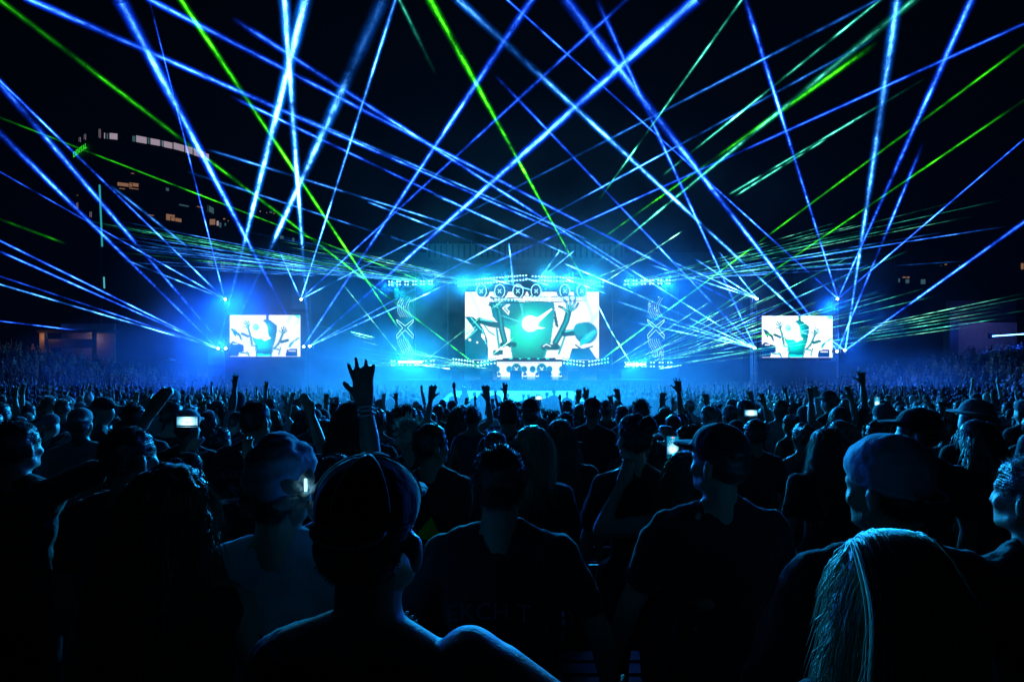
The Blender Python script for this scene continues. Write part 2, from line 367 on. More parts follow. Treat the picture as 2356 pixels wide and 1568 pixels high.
# ---------------------------------------------------------------- stage
st = MB()
zt = 2.1
st.box((0, 66, zt/2), (37, 12, zt))
stage = st.build('stage_deck', M['deck']); tag(stage, 'long dark stage deck raised behind the front row of the crowd', 'stage')
house = empty('stage_house', (0, 73, 0)); tag(house, 'tall grey stage house with banded roof fascia behind the main screen', 'stage house')
a = at(985, 0, 72).x; b = at(1432, 0, 72).x
def hp(c, d): return ((c[0], c[1]-73, c[2]), d)
MB().box(*hp(((a+b)/2-1, 76, 9), (60, .5, 18))).build('back_wall', M['stagewall'], house)
f = MB(); zt2 = at(0, 566, 71).z; zb2 = at(0, 600, 71).z
f.box(*hp(((a+b)/2, 73, (zt2+zb2)/2+.2), (b-a, 5, zt2-zb2))).build('roof_fascia', M['stagewall'], house)
for k in range(34):
    x = a+.4+k*(b-a-.8)/33
    if k == 0: rib = MB().box((0, 0, 0), (.22, .12, zt2-zb2-.3)).mesh('fascia_rib')
    r = link('fascia_rib', rib, M['scrim'], house); r.location = (x, -2.56, (zt2+zb2)/2+.2)
for x in (955, 1030, 1408, 1560):
    c = at(x, 0, 69).x
    MB().bar((c, -4, 0), (c, -4, zb2+ (2 if 1000 < x < 1450 else -1.2)), .09, n=8).build('house_post', M['steel'], house)
# main screen
main = empty('main_screen', (at(1224, 0, 68).x, 68, at(0, 828, 68).z)); tag(main, 'huge white and teal LED screen with robot hands behind the DJ booth', 'screen')
link('picture', main_picture().mesh('picture', 16.0, 8.15), M['led'], main)
fr = MB()
for s in (-1, 1): fr.box((s*8.08, .12, 4.08), (.12, .24, 8.3))
fr.box((0, .12, 8.21), (16.2, .24, .1)).box((0, .12, -.06), (16.2, .24, .1)); fr.build('frame', M['black'], main)
MB().box((0, .2, 4.07), (15.9, .2, 8.1)).build('back', M['black'], main)
sp = side_picture().mesh('picture', 6.2, 3.65)
for (x, y0, side, lab) in ((610, 820, -1, 'left'), (1834, 822, 1, 'right')):
    base = at(x, y0, 50); gz = ground(base.x, 50)
    t = empty('screen_tower', (base.x, 50, gz)); tag(t, 'LED screen on a scrim covered tower, ' + lab + ' of the stage, showing robot hands', 'screen tower', 'side screens flanking the stage')
    h0 = base.z-gz
    l_ = link('picture', sp, M['led'], t); l_.location = (0, -.02, h0)
    MB().box((0, .12, h0+1.83), (6.36, .2, 3.85)).build('cabinet', M['black'], t)
    MB().box((0, .15, h0/2-.15), (6.9, .3, h0-.3)).build('scrim', M['scrim'], t)
    for sx in (-3.6, 3.6):
        pm = MB()
        for dx in (-.17, .17):
            for dy in (-.17, .17): pm.bar((sx+dx, .5+dy, 0), (sx+dx, .5+dy, h0+5.4), .03)
        for k in range(int((h0+5.2)/.45)):
            z = k*.45
            for (p, q_) in (((-.17, -.17), (.17, -.17)), ((.17, -.17), (.17, .17)), ((.17, .17), (-.17, .17)), ((-.17, .17), (-.17, -.17))):
                pm.bar((sx+p[0], .5+p[1], z), (sx+q_[0], .5+q_[1], z+.45), .014, n=4)
        pm.build('tower_leg', M['steel'], t)
    MB().box((0, .5, h0+4.05), (7.5, .34, .30)).build('top_beam', M['black'], t)
# DJ booth
bx = at(1218, 0, 63).x; bz = at(0, 828, 63).z
dj = empty('dj_booth', (bx, 63, zt)); tag(dj, 'DJ booth with glowing white front bearing dark discs, centre of stage', 'dj booth')
p = Pic(120, 30, 7.2/1.75); p.c[:] = (.95, 1.0, 1.0)
for x, r in ((.0, .05), (.19, .05), (.30, .085), (.42, .05), (.55, .05), (.69, .085), (.81, .05), (1.0, .05)):
    p.circle((x, .48), r*.98, (.0, .5, .42), .005); p.circle((x, .48), r*.87, (.0, .10, .14), .005)
    if r > .08:
        for s_ in (-1, 1): p.line((x-.028, .48-.12*s_), (x+.028, .48+.12*s_), .010, (.8, 1, 1))
p.c[:2] = (.0, .05, .08); p.c[4] = (.1, .1, .12); p.c[-3:] = (.3, .5, .6)
link('booth_front', p.mesh('booth_front', 7.2, bz-zt-.1), M['led'], dj)
MB().box((0, .7, (bz-zt)/2), (7.2, 1.3, bz-zt-.02)).build('booth_body', M['black'], dj)
tb = MB()
for k, x in enumerate((-2.6, -1.5, -.55, .5, 1.5, 2.6)): tb.box((x, .7, bz-zt+.10), (.7, .5, .2+.06*(k % 2)))
tb.build('decks', M['black'], dj)
MB().box((0, .1, bz-zt+.03), (7.3, 1.6, .05)).build('booth_top', M['black'], dj)
# speaker cabinets along the stage lip and moving lights on the deck before the booth
def cabinet_proto():
    r = empty('stage_monitor', (0, 0, 0)); r['category'] = 'speaker'
    MB().prism([(-.62, 0), (.62, 0), (.62, .95), (-.62, .95)], -.4, .4, lambda u, v, d: (u, d, v)).build('cabinet', M['black'], r)
    MB().box((0, -.415, .47), (1.12, .03, .82)).build('grille', M['scrim'], r)
    return r
cab = None
labs = ['black speaker cabinet at the left end of the stage lip', 'black speaker cabinet second from the left on the stage lip', 'black speaker cabinet below the left part of the DJ booth',
        'black speaker cabinet below the middle of the DJ booth', 'black speaker cabinet just right of the DJ booth on the stage lip', 'black speaker cabinet at the right end of the stage lip']
for k, x in enumerate((1152, 1218, 1285, 1352, 1418, 1486)):
    X = at(x*1.0/1.0 - 98, 0, 60.6).x
    o = cabinet_proto() if k == 0 else copy_tree(cab)
    if k == 0: cab = o
    o.location = (X, 60.6, zt); tag(o, labs[k], 'speaker', 'speaker cabinets along the stage lip')
mh = None
for k, x in enumerate((1148, 1180, 1208, 1236, 1266, 1290)):
    X = at(x, 0, 61.7).x
    if k == 0:
        mh = empty('moving_light'); MB().box((0, 0, .1), (.42, .36, .2)).build('base', M['black'], mh)
        y_ = MB().box((-.2, 0, .38), (.06, .16, .42)).box((.2, 0, .38), (.06, .16, .42)); y_.build('yoke', M['black'], mh)
        MB().ell((0, 0, .52), (.16, .2, .2)).build('head', M['black'], mh, True); o = mh
    else: o = copy_tree(mh)
    o.location = (X, 61.7, zt)
    tag(o, ('leftmost', 'second from left', 'third from left', 'third from right', 'second from right', 'rightmost')[k] + ' of the six black moving lights before the DJ booth', 'stage light', 'moving lights before the DJ booth')
# a few people of the crew and booth are added with the crowd below

# light trusses
lamp_me = MB().bar((0, -.10, 0), (0, .1, 0), .125, .10, n=8).mesh('lamp')
lens_me = MB().bar((0, -.125, 0), (0, -.102, 0), .09, .09, n=8).mesh('lens')
lens_g = lens_me.copy(); lens_g.materials.append(M['lampg']); lens_me.materials.append(M['lampw']); lamp_me.materials.append(M['black'])
def truss(label, path, Y, rows=2, step=1.0, n=12, gap=16, green=lambda t: False, pairs=False, hang=None):
    """path: display points of the truss line; lamps hang along it in two rows"""
    pts = [at(x, y, Y) for x, y in path]; base = pts[0]
    t = empty('light_truss', base); tag(t, label, 'light truss')
    m_ = MB(); off = .22
    for i in range(len(pts)-1):
        p0, p1 = pts[i]-base, pts[i+1]-base
        for dz in (.3, -.3):
            for dy in (.15, .55): m_.bar(p0+Vector((0, dy, dz)), p1+Vector((0, dy, dz)), .03, n=5)
        ln = (p1-p0).length; k_ = max(1, int(ln/.6))
        for k in range(k_):
            q0 = p0.lerp(p1, k/k_); q1 = p0.lerp(p1, (k+1)/k_)
            m_.bar(q0+Vector((0, .15, -.3)), q1+Vector((0, .15, .3)), .015, n=4); m_.bar(q0+Vector((0, .55, .3)), q1+Vector((0, .55, -.3)), .015, n=4)
    m_.build('truss_frame', M['steel'], t)
    tot = sum((pts[i+1]-pts[i]).length for i in range(len(pts)-1))
    def along(s):
        s *= tot
        for i in range(len(pts)-1):
            l = (pts[i+1]-pts[i]).length
            if s <= l or i == len(pts)-2: return pts[i].lerp(pts[i+1], min(1, s/l))
            s -= l
    dz = gap/FOC*Y/2
    for k in range(n):
        s = (k+.5)/n
        if pairs: s = (k//2*2+1)/n + (-.27 if k % 2 == 0 else .27)/n*1.3
        p_ = along(s)-base
        for r in range(rows):
            z = (dz if r == 0 else -dz) if rows == 2 else 0
            lm = link('lamp', lamp_me, None, t); lm.location = p_ + Vector((0, 0, z)); lm.rotation_euler = (random.uniform(-.1, .1), 0, random.uniform(-.1, .1))
            le = link('lens', lens_g if green(s) else lens_me, None, lm)
    if hang:
        cm = MB()
        for s in hang: q_ = along(s)-base; cm.bar(q_+Vector((0, .35, .3)), q_+Vector((0, .35, zt2-q_.z-base.z-.6)), .02, n=4)
        cm.build('hoist_chain', M['steel'], t)
    return t
truss('roof truss of paired lamps high at the left end of the stage', [(890, 652), (1000, 650)], 62, n=12, gap=7, pairs=True)
truss('roof truss of paired lamps high at the right end of the stage', [(1432, 650), (1546, 648)], 62, n=12, gap=8, pairs=True)
truss('left half of the long bowed roof truss above the main screen', [(1052, 653), (1120, 646), (1214, 638)], 63, n=24, gap=10, green=lambda t: t < .25, hang=(.2, .9))
truss('right half of the long bowed roof truss above the main screen', [(1222, 640), (1310, 643), (1390, 655)], 63, n=24, gap=9, green=lambda t: t > .6, hang=(.2, .8))
truss('short lamp bar hanging below the round fans, left of centre', [(1128, 690), (1204, 690)], 64, rows=1, n=10, hang=(.1, .9))
truss('middle lamp bar hanging under the round fans above the burst', [(1208, 686), (1262, 688)], 64, n=6, gap=8, hang=(.2, .8))
truss('lamp bar hanging below the round fans, right of centre', [(1268, 688), (1352, 684)], 64, rows=1, n=12, hang=(.1, .9))
truss('floor truss of lamps on the deck at the far left of the stage', [(896, 835), (1004, 834)], 61, n=12, gap=9, pairs=True)
truss('floor truss of lamps on the deck at the far right of the stage', [(1432, 838), (1550, 838)], 61, n=12, gap=9, pairs=True)
truss('lower lamp row sloping down towards the DJ booth, left side', [(1040, 829), (1092, 836)], 61, n=8, gap=8)
truss('lamp row climbing to the left edge of the DJ booth', [(1096, 838), (1142, 830)], 61, n=6, gap=8)
truss('lamp row falling away from the right edge of the DJ booth', [(1294, 830), (1346, 837)], 61, n=7, gap=8)
truss('lamp row climbing outward right of the DJ booth', [(1352, 836), (1402, 828)], 61, n=7, gap=8, green=lambda t: t > .6)
for x0, x1, y, lab in ((916, 972, 832, 'left'), (1440, 1486, 838, 'right')):
    c = at((x0+x1)/2, y, 60.4); wd = (x1-x0)/FOC*60.4
    t = empty('strobe', c); tag(t, 'blazing white strobe bar before the %s floor truss of the stage' % lab, 'strobe')
    MB().box((0, .12, 0), (wd, .2, .34)).build('housing', M['black'], t)
    for k in range(6): MB().ell(((-.42+.168*k)*wd, 0, 0), (wd*.075, .05, .13-.05*abs(k-2.5)/2.5), 10, 6).build('lens', M['strobe'], t)
# drive risers that carry the floor trusses
for x0, x1, lab in ((890, 1010, 'left'), (1428, 1556, 'right')):
    A = at(x0, 0, 62).x; B_ = at(x1, 0, 62).x; z1 = at(0, 845, 61.5).z
    tag(MB().box(((A+B_)/2, 62, (z1+zt)/2), (B_-A, .9, z1-zt)).build('riser', M['black']), 'black riser under the %s floor truss on the stage deck' % lab, 'riser')
# round fans with rings above the screen
fan = None
flab = ['first', 'second', 'third', 'fourth', 'fifth', 'sixth']
for k, (x, s) in enumerate(((1110, -1), (1152, -1), (1194, -1), (1231, 1), (1297, 1), (1336, 1))):
    c = at(x, 670, 65.2)
    if k == 0:
        fan = empty('round_fan')
        MB().bar((0, -.22, 0), (0, .5, 0), .62, .66, n=28).build('drum', M['black'], fan)
        rg = MB(); rg.tube([(math.cos(t)*.66, -.25, math.sin(t)*.78) for t in np.linspace(0, 2*math.pi, 29)], .045, 6); rg.build('ring_light', M['neon'], fan)
        em = MB(); pts = xmark((0, .02), .42, lambda u, v: (u, -.27, v)); em.tube(pts, .022, 5); em.build('emblem', M['neon'], fan)
        MB().bar((0, .1, .7), (0, .1, 2.2), .03).build('hanger', M['steel'], fan)
        o = fan
    else: o = copy_tree(fan)
    o.location = c; o.rotation_euler = (0, 0, s*math.radians(28)); o.scale = (1, 1, 1)
    tag(o, 'round black fan with glowing ring, %s from the left above the main screen' % flab[k], 'fan', 'round fans above the main screen')
# two tall line-drawn totems
def totem(x, lab):
    Y = 63.5; k = Y/FOC
    t = empty('light_totem', at(x, 833, Y)); tag(t, 'tall narrow totem of glowing wavy lines and crossed emblem, %s of the screen' % lab, 'totem')
    W_ = 17*k; H_ = 152*k
    MB().box((0, .12, H_/2), (2*W_+.1, .16, H_)).build('panel', M['black'], t)
    r = random.Random(x)
    ln = MB()
    for (z0, z1, sg) in ((.04, .36, 1), (.68, .98, -1)):
        for i in range(6):
            u0 = (-.75+i*.30)*W_; pts = []
            for j in range(12):
                q = j/11; z = (z0+(z1-z0)*q)*H_
                u = u0 + math.sin(q*4.2+sg*.5)*.38*W_*(1 if sg > 0 else -1)
                pts.append((max(-W_, min(W_, u)), 0, z))
            a0, a1 = (r.randint(0, 3), 12) if sg > 0 else (0, 12-r.randint(0, 4))
            ln.tube(pts[a0:a1], .012, 4)
    ln.build('line_art', M['neon'], t)
    em = MB(); c = (0, .52*H_); pts = xmark(c, W_*2.3, lambda u, v: (u, -.01, v)); em.tube(pts, .028, 5)
    em.build('emblem', M['neon'], t)
    dm = MB()
    for i in range(16):
        u = r.uniform(-.9, .9)*W_; z = r.choice((r.uniform(.72, .99), r.uniform(.0, .24)))*H_
        dm.ell((u, -.02, z), (.06, .03, .06), 4, 3)
    dm.build('sparks', M['neon'], t)
totem(932, 'left'); totem(1509, 'right')
# white platform of the sound crew in the crowd
pf = empty('mixing_platform', (0, 33, 0)); tag(pf, 'white topped platform rising out of the fog in the middle of the crowd', 'platform')
MB().box((.05, 0, 2.9), (7.6, 6, .26)).build('deck', M['white'], pf)
lg = MB()
for sx in (-3.6, -1.2, 1.2, 3.6):
    for sy in (-2.8, 2.8): lg.bar((sx, sy, 1.2), (sx, sy, 2.8), .06)
lg.build('platform_legs', M['steel'], pf)
# skirts are single cloth panels between the legs
for k in range(3):
    s_ = MB().box((-2.4+2.4*k, -2.9, 2.15), (2.3, .03, 1.2)).build('skirt_panel', M['white'], pf)

# ---------------------------------------------------------------- lasers
def beam_mat(name, halo, core, kh, kc):
    m, N, Lk = new_mat(name)
    def vt(sock):
        t = N.new('ShaderNodeVectorTransform'); t.vector_type = 'VECTOR'; t.convert_from = 'WORLD'; t.convert_to = 'OBJECT'; Lk.new(sock, t.inputs[0])
        f = N.new('ShaderNodeVectorMath'); f.operation = 'MULTIPLY'; f.inputs[1].default_value = (1, 1, 0); Lk.new(t.outputs[0], f.inputs[0])
        n = N.new('ShaderNodeVectorMath'); n.operation = 'NORMALIZE'; Lk.new(f.outputs[0], n.inputs[0]); return n.outputs[0]
    g = N.new('ShaderNodeNewGeometry')
    d = N.new('ShaderNodeVectorMath'); d.operation = 'DOT_PRODUCT'; Lk.new(vt(g.outputs['Incoming']), d.inputs[0]); Lk.new(vt(g.outputs['Normal']), d.inputs[1])
    def mth(op, a, b=None):
        n = N.new('ShaderNodeMath'); n.operation = op
        for i, x in enumerate((a, b)):
            if x is None: continue
            if isinstance(x, (int, float)): n.inputs[i].default_value = x
            else: Lk.new(x, n.inputs[i])
        return n.outputs[0]
    c2 = mth('MULTIPLY', d.outputs['Value'], d.outputs['Value']); d2 = mth('SUBTRACT', 1.0, c2)
    hp_ = mth('EXPONENT', mth('MULTIPLY', d2, -5.0)); hp_ = mth('MULTIPLY', hp_, mth('POWER', mth('MAXIMUM', c2, 0.0), 1.0))
    cp_ = mth('EXPONENT', mth('MULTIPLY', d2, -26.0))
    at_ = N.new('ShaderNodeAttribute'); at_.attribute_name = 'smoke'  # reads the glow painted along the beam, not a smoke density
    oi = N.new('ShaderNodeObjectInfo')
    tc = N.new('ShaderNodeTexCoord'); mp = N.new('ShaderNodeMapping'); mp.inputs['Scale'].default_value = (11, 11, 2.2); Lk.new(tc.outputs['Object'], mp.inputs[0])
    nz = N.new('ShaderNodeTexNoise'); nz.noise_dimensions = '4D'; nz.inputs['Scale'].default_value = 1.0; nz.inputs['Detail'].default_value = 6; nz.inputs['Roughness'].default_value = .75
    Lk.new(mp.outputs[0], nz.inputs['Vector']); Lk.new(mth('MULTIPLY', oi.outputs['Random'], 37.0), nz.inputs['W'])
    mr = N.new('ShaderNodeMapRange'); mr.inputs[1].default_value = .36; mr.inputs[2].default_value = .66; mr.inputs[3].default_value = .12; mr.inputs[4].default_value = 1.7; Lk.new(nz.outputs['Fac'], mr.inputs[0])
    wn = N.new('ShaderNodeTexNoise'); wn.inputs['Scale'].default_value = .42; wn.inputs['Detail'].default_value = 5; wn.inputs['Roughness'].default_value = .62; Lk.new(g.outputs['Position'], wn.inputs['Vector'])
    wr = N.new('ShaderNodeMapRange'); wr.inputs[1].default_value = .38; wr.inputs[2].default_value = .66; wr.inputs[3].default_value = .16; wr.inputs[4].default_value = 2.3; Lk.new(wn.outputs['Fac'], wr.inputs[0])
    k = mth('MULTIPLY', mth('MULTIPLY', at_.outputs['Fac'], mr.outputs[0]), wr.outputs[0])
    def em(col, s, prof):
        e = N.new('ShaderNodeEmission'); e.inputs[0].default_value = (*col, 1); Lk.new(mth('MULTIPLY', mth('MULTIPLY', prof, s), k), e.inputs[1]); return e.outputs[0]
    e1 = em(halo, kh, hp_); e2 = em(core, kc, mth('MULTIPLY', cp_, k))
    a1 = N.new('ShaderNodeAddShader'); Lk.new(e1, a1.inputs[0]); Lk.new(e2, a1.inputs[1])
    tr = N.new('ShaderNodeBsdfTransparent'); a2 = N.new('ShaderNodeAddShader'); Lk.new(a1.outputs[0], a2.inputs[0]); Lk.new(tr.outputs[0], a2.inputs[1])
    out(N, Lk, a2.outputs[0]); m.cycles.emission_sampling = 'NONE'; return m
BM = {'b': beam_mat('blue_laser', (.0, .05, 1.0), (.06, .26, 1.0), .66, .58),
      'c': beam_mat('azure_laser', (.0, .16, 1.0), (.13, .46, 1.0), .5, .52),
      'g': beam_mat('green_laser', (.005, .42, .0), (.06, .7, .01), .32, .30),
      't': beam_mat('teal_laser', (.0, .5, .32), (.15, .9, .65), .32, .5),
      'y': beam_mat('pale_green_laser', (.0, .5, .35), (.35, .95, .55), .3, .42)}
RB = .13
rb = random.Random(3)
def beam(mat, p0, Y0, p1, w1, label, group=None, s0=1.0, s1=1.0, f0=.0, f1=.0, rough=.35, r=RB, mid=None, Y1=None):
    """p0: near the projector at depth Y0; p1: display point of the far end, w1: its bright width there in survey pixels"""
    if Y1 is None: Y1 = min(Y0, 1.05*r*FOC/w1)
    A = at(*p0, Y0); B = at(*p1, Y1); d = B-A; Ln = d.length
    n = 40; K_ = 12; v = []; f = []; g = []
    ph = [rb.uniform(0, 6.28) for _ in range(4)]
    for i in range(n+1):
        q = i/n; qd = q if abs(Y1-Y0) < .01 else (1/(1/Y0+q*(1/Y1-1/Y0))-Y0)/(Y1-Y0)
        # even steps in the picture rather than in depth
        z = Ln*qd
        s = s0+(s1-s0)*q
        if mid: s = float(np.interp(q, mid[0], mid[1]))
        s *= max(.08, 1 + rough*1.5*(math.sin(q*23+ph[0])*.5+math.sin(q*51+ph[1])*.35+math.sin(q*9+ph[2])*.4))
        if f0: s *= min(1, q/f0)
        if f1: s *= min(1, (1-q)/f1)
        for k in range(K_):
            t = 2*math.pi*k/K_; v.append((math.cos(t)*r, math.sin(t)*r, z)); g.append(max(0, s))
    for i in range(n):
        for k in range(K_): f.append((i*K_+k, i*K_+(k+1) % K_, (i+1)*K_+(k+1) % K_, (i+1)*K_+k))
    me = bpy.data.meshes.new('laser_ray'); me.from_pydata(v, [], f); me.shade_smooth(); me.materials.append(BM[mat])
    me.attributes.new('smoke', 'FLOAT', 'POINT').data.foreach_set('value', g)  # painted glow: bright sections and end fades set by hand for each ring
    o = bpy.data.objects.new('laser_ray', me); C.objects.link(o); o.location = A
    o.rotation_euler = d.to_track_quat('Z', 'Y').to_euler()
    tag(o, label, 'laser beam', group); return o
SA, SC_, SE, SE2, SF, SF2 = (517, 688), (692, 688), (501, 801), (518, 801), (698, 797), (712, 796)
S1, S2, S3, S4, S5 = (1742, 687), (1928, 687), (1737, 800), (1945, 805), (1927, 808)
T = 48.5
gA = 'blue beams from the projector above the left corner of the left screen'
beam('b', SA, T, (342, -6), 4, 'steep thin blue beam from above the left screen corner to the top edge', gA, 1.6, .35)
beam('b', SA, T, (-30, 157), 7, 'blue beam from above the left screen corner meeting the left edge highest', gA, 1.9, .8)
beam('b', SA, T, (-20, 384), 3.2, 'thin faint blue beam from above the left screen corner to mid left edge', gA, 2.2, .35, mid=([0, .45, .55, 1], [2.4, 2.0, .5, .35]))
beam('c', SA, T, (290, 598), 3, 'short whitish beam flattest of those above the left screen corner', gA, 2.0, .5, f1=.1)
beam('c', (432, 568), 30, (255, 427), 6, 'short blue beam fragment between the left hotel and the left screen', None, 1.1, .7, .1, .2)
gC = 'blue beams from the projector above the right corner of the left screen'
beam('b', SC_, T, (632, 552), 3, 'short blue beam leaning left above the right corner of the left screen', gC, 2.0, .6, f1=.2)
beam('c', SC_, T, (912, -8), 9, 'blue beam from above the right corner of the left screen, steepest right', gC, 1.8, .7)
beam('b', SC_, T, (1452, -10), 10, 'blue beam from above the left screen crossing the top edge right of centre', gC, 1.6, .7, mid=([0, .3, .5, .8, 1], [1.7, .6, .6, 1.0, .6]))
beam('c', SC_, T, (2035, -8), 8, 'blue beam from above the left screen crossing the whole frame to top right', gC, 1.3, .6, mid=([0, .2, .3, .6, .8, 1], [1.5, .9, .2, .3, .7, .8]))
gE = 'blue beams from the projectors at the lower left corner of the left screen'
beam('c', SE, T, (706, -15), 24, 'very thick bright beam rising nearly upright to the top from left screen', gE, .8, 1.7, mid=([0, .28, .34, .8, 1], [.35, .3, 2.2, 2.4, 1.6]))
beam('c', SE2, T, (888, -15), 28, 'very thick bright beam rising right across the upright ones to the top', gE, .8, 1.7, mid=([0, .28, .34, .8, 1], [.35, .3, 2.2, 2.2, 1.4]))
beam('b', SE, T, (-20, 287), 13, 'broad blue beam from lower left screen corner to left edge below hotel crown', gE, 1.1, .8)
beam('b', SE2, T, (-18, 172), 15, 'broad blue beam from lower left screen corner passing under the hotel sign', gE, 1.1, .9, mid=([0, .4, .5, .8, 1], [.9, .8, 1.6, 1.1, .6]))
beam('b', SE, T, (-10, 549), 5, 'upper of the low blue beams running to the left edge', gE, 1.8, 1.0)
beam('b', SE, T, (-10, 574), 5.5, 'second of the low blue beams running to the left edge', gE, 2.0, 1.1)
beam('b', SE, T, (-10, 632), 3, 'third faint low blue beam running to the left edge', gE, 1.2, .3)
beam('c', SE, T, (-10, 651), 4.5, 'lowest and brightest low beam running to the left edge', gE, 1.8, 1.1)
beam('b', (197, 762), 60, (-10, 737), 3, 'small blue beam over the lit kiosk at the left edge', None, 1.8, 1.0)
gF = 'blue beams from the projectors at the lower right corner of the left screen'
beam('b', SF, T, (270, -12), 24, 'very thick blue beam from right of the left screen leaning left to the top', gF, .7, 1.5, mid=([0, .2, .4, .7, 1], [.3, .3, 1.9, 1.9, 1.7]))
beam('c', SF2, T, (653, -15), 20, 'thick upright beam from right of the left screen to the top edge', gF, .8, 1.5, mid=([0, .25, .3, .8, 1], [.6, .3, 2.3, 2.0, 1.3]))
beam('b', SF, T, (1232, -15), 16, 'thick blue beam from the left screen leaning right, reaching top centre', gF, 1.1, 1.4)
beam('b', SF2, T, (1612, -12), 24, 'thick blue beam crossing the centre from the left screen to top right', gF, 1.0, 1.5, mid=([0, .15, .25, .7, 1], [1.2, .4, 1.5, 2.1, 1.3]))
beam('c', SF2, T, (2015, 88), 7, 'blue beam from the left screen climbing gently through the centre, fading right', gF, 1.3, .4, mid=([0, .25, .3, .7, 1], [1.3, .8, 1.4, .8, .3]), f1=.1)
beam('b', SF2, T, (2385, 42), 8, 'flattest blue beam from the left screen reaching the right edge', gF, 1.3, .5, mid=([0, .3, .35, .6, .7, 1], [1.3, 1.0, 1.5, .4, .8, .6]))
gL = 'long blue beams falling from upper left towards the right screen'
for (a_, b_, w_, lab, s_) in (
    ((1340, 556), (60, -4), 15, 'broad soft beam entering at the top left corner and falling to the right', 1.1),
    ((1760, 731), (338, -4), 13, 'long beam entering the top edge left of the upright beams', 1.0),
    ((1505, 666), (538, 44), 13, 'long beam starting in mid air just right of the upright beams', 1.2),
    ((1240, 560), (530, 221), 9, 'soft beam starting in mid air left of the upright beams, below the green one', .8),
    ((1400, 571), (688, 267), 8, 'soft beam crossing the upright beams half way up', .8),
    ((1178, 560), (478, 344), 7, 'faint beam starting beside the lit hotel crown', .6),
    ((900, 546), (432, 395), 6, 'faint low beam starting beneath the hotel crown', .5),
    ((1200, 600), (845, 464), 5, 'short soft beam left of the stage roof, upper', .8),
    ((1340, 600), (1000, 448), 7, 'short soft beam directly above the stage roof', .9),
    ((1100, 612), (900, 545), 5, 'shortest soft beam over the left end of the stage roof', .8)):
    beam('c' if w_ < 9 else 'b', a_, 44, b_, w_, lab, gL, 1.1*s_, 1.0*s_, .12, .06 if b_[1] > 10 else 0)
gT = 'blue beams falling from top centre to the right screen'
beam('b', S5, T, (1293, -12), 22, 'thick beam from the top edge down to the left part of the right screen', gT, 1.5, 1.2, mid=([0, .1, .25, .45, .8, 1], [1.8, 1.8, 2.2, 1.0, 1.3, 1.0]))
beam('c', (1922, 800), T, (1046, -8), 17, 'broken thick beam parallel to it, starting left of top centre', gT, 1.4, 1.0, mid=([0, .1, .3, .5, .8, .88, 1], [1.5, 1.8, 1.1, 1.5, 1.6, .2, .8]))
beam('b', S3, T, (1376, 6), 12, 'beam dropping steeply to the projector left of the right screen', gT, 1.8, .7, f1=.08)
beam('b', S3, T, (1138, 172), 8, 'slanting beam to the projector left of the right screen', gT, 1.5, .6, f1=.05)
beam('b', S2, T, (1165, -2), 6, 'thin long beam from above the right screen to the top left of centre', gT, 1.3, .8, mid=([0, .15, .3, .5, 1], [1.4, .5, 1.3, 1.0, .6]))
gR = 'blue beams from the projectors around the right screen'
beam('b', S2, T, (1712, -10), 11, 'steep blue beam from above the right screen leaning left to the top', gR, 1.2, 1.4)
beam('b', S2, T, (2238, -8), 15, 'blue beam from above the right screen leaning right to the top', gR, 1.0, 1.3)
beam('b', S2, T, (2375, 304), 4, 'thin blue beam from above the right screen to the right edge', gR, 1.2, .9, mid=([0, .1, .2, 1], [1.2, .4, 1.5, .9]))
beam('c', S4, T, (2066, -12), 20, 'thick upright beam from the right corner of the right screen', gR, 1.6, 1.2)
beam('b', S5, T, (2122, 334), 8, 'beam beside the thick upright one, fading half way up', gR, 1.6, .8, f1=.15)
beam('b', S4, T, (2385, 490), 8, 'lone blue beam from the right screen corner to the right edge', gR, 1.8, 1.2, mid=([0, .4, .6, 1], [1.6, 2.4, 1.2, .9]))
for (x, y, lab, w_) in ((1494, 608, 'flattest', 3), (1542, 600, 'second flattest', 3.4), (1597, 594, 'second steepest', 3), (1655, 580, 'steepest', 3)):
    beam('c', S1, T, (x, y), w_, lab + ' of the four short white beams left above the right screen', gR, 2.3, 1.0, f1=.12, Y1=40)
for (x, y, lab) in ((1440, 737, 'lowest'), (1470, 722, 'second lowest'), (1400, 686, 'third lowest'), (1380, 638, 'fourth lowest'), (1300, 525, 'highest')):
    beam('c', S3, T, (x, y), 3.2, lab + ' of the beams fanning left from the projector beside the right screen', gR, 2.0, .7, f1=.25, Y1=34)
beam('c', S4, T, (1868, 752), 3, 'short beam crossing the lower right of the right screen', gR, 2, 1, f1=.1, Y1=46)
beam('c', S4, T, (1800, 745), 3, 'long thin beam crossing the face of the right screen', gR, 2, .8, f1=.2, Y1=46)
gG = 'green beams from the stage'
beam('g', (1100, 842), 60, (-12, -8), 13, 'green beam from the stage floor through the hotel to the top left corner', gG, 1.6, 1.1, mid=([0, .02, .06, .10, .3, .5, 1], [1.2, 3.5, 3, 1.3, 1.5, 1.2, .9]))
beam('g', (972, 838), 60, (410, -10), 13, 'bright green beam crossing the thick upright beams to the top', gG, 1.8, 1.5, mid=([0, .05, .1, .5, .6, 1], [1.2, 2.5, 1.6, 2.4, 1.2, 1.5]))
beam('g', (1352, 660), 61, (984, -10), 16, 'bright green beam rising left from the stage roof to top centre', gG, 1.5, 2.2)
beam('g', (960, 642), 60, (-12, 266), 5, 'thin green beam passing the green sign to the left edge', gG, 1.6, .6)
beam('t', (1330, 640), 60, (2112, -8), 17, 'broad fuzzy teal beam rising right towards the top right', gG, .7, .5, mid=([0, .3, .7, .9, 1], [.5, 1.0, .9, .5, .4]), rough=.6)
beam('g', (1330, 588), 60, (2016, 100), 13, 'broad fuzzy green beam beside the teal one, ending in mid air', gG, .6, 1.0, f0=.2, f1=.06, rough=.6)
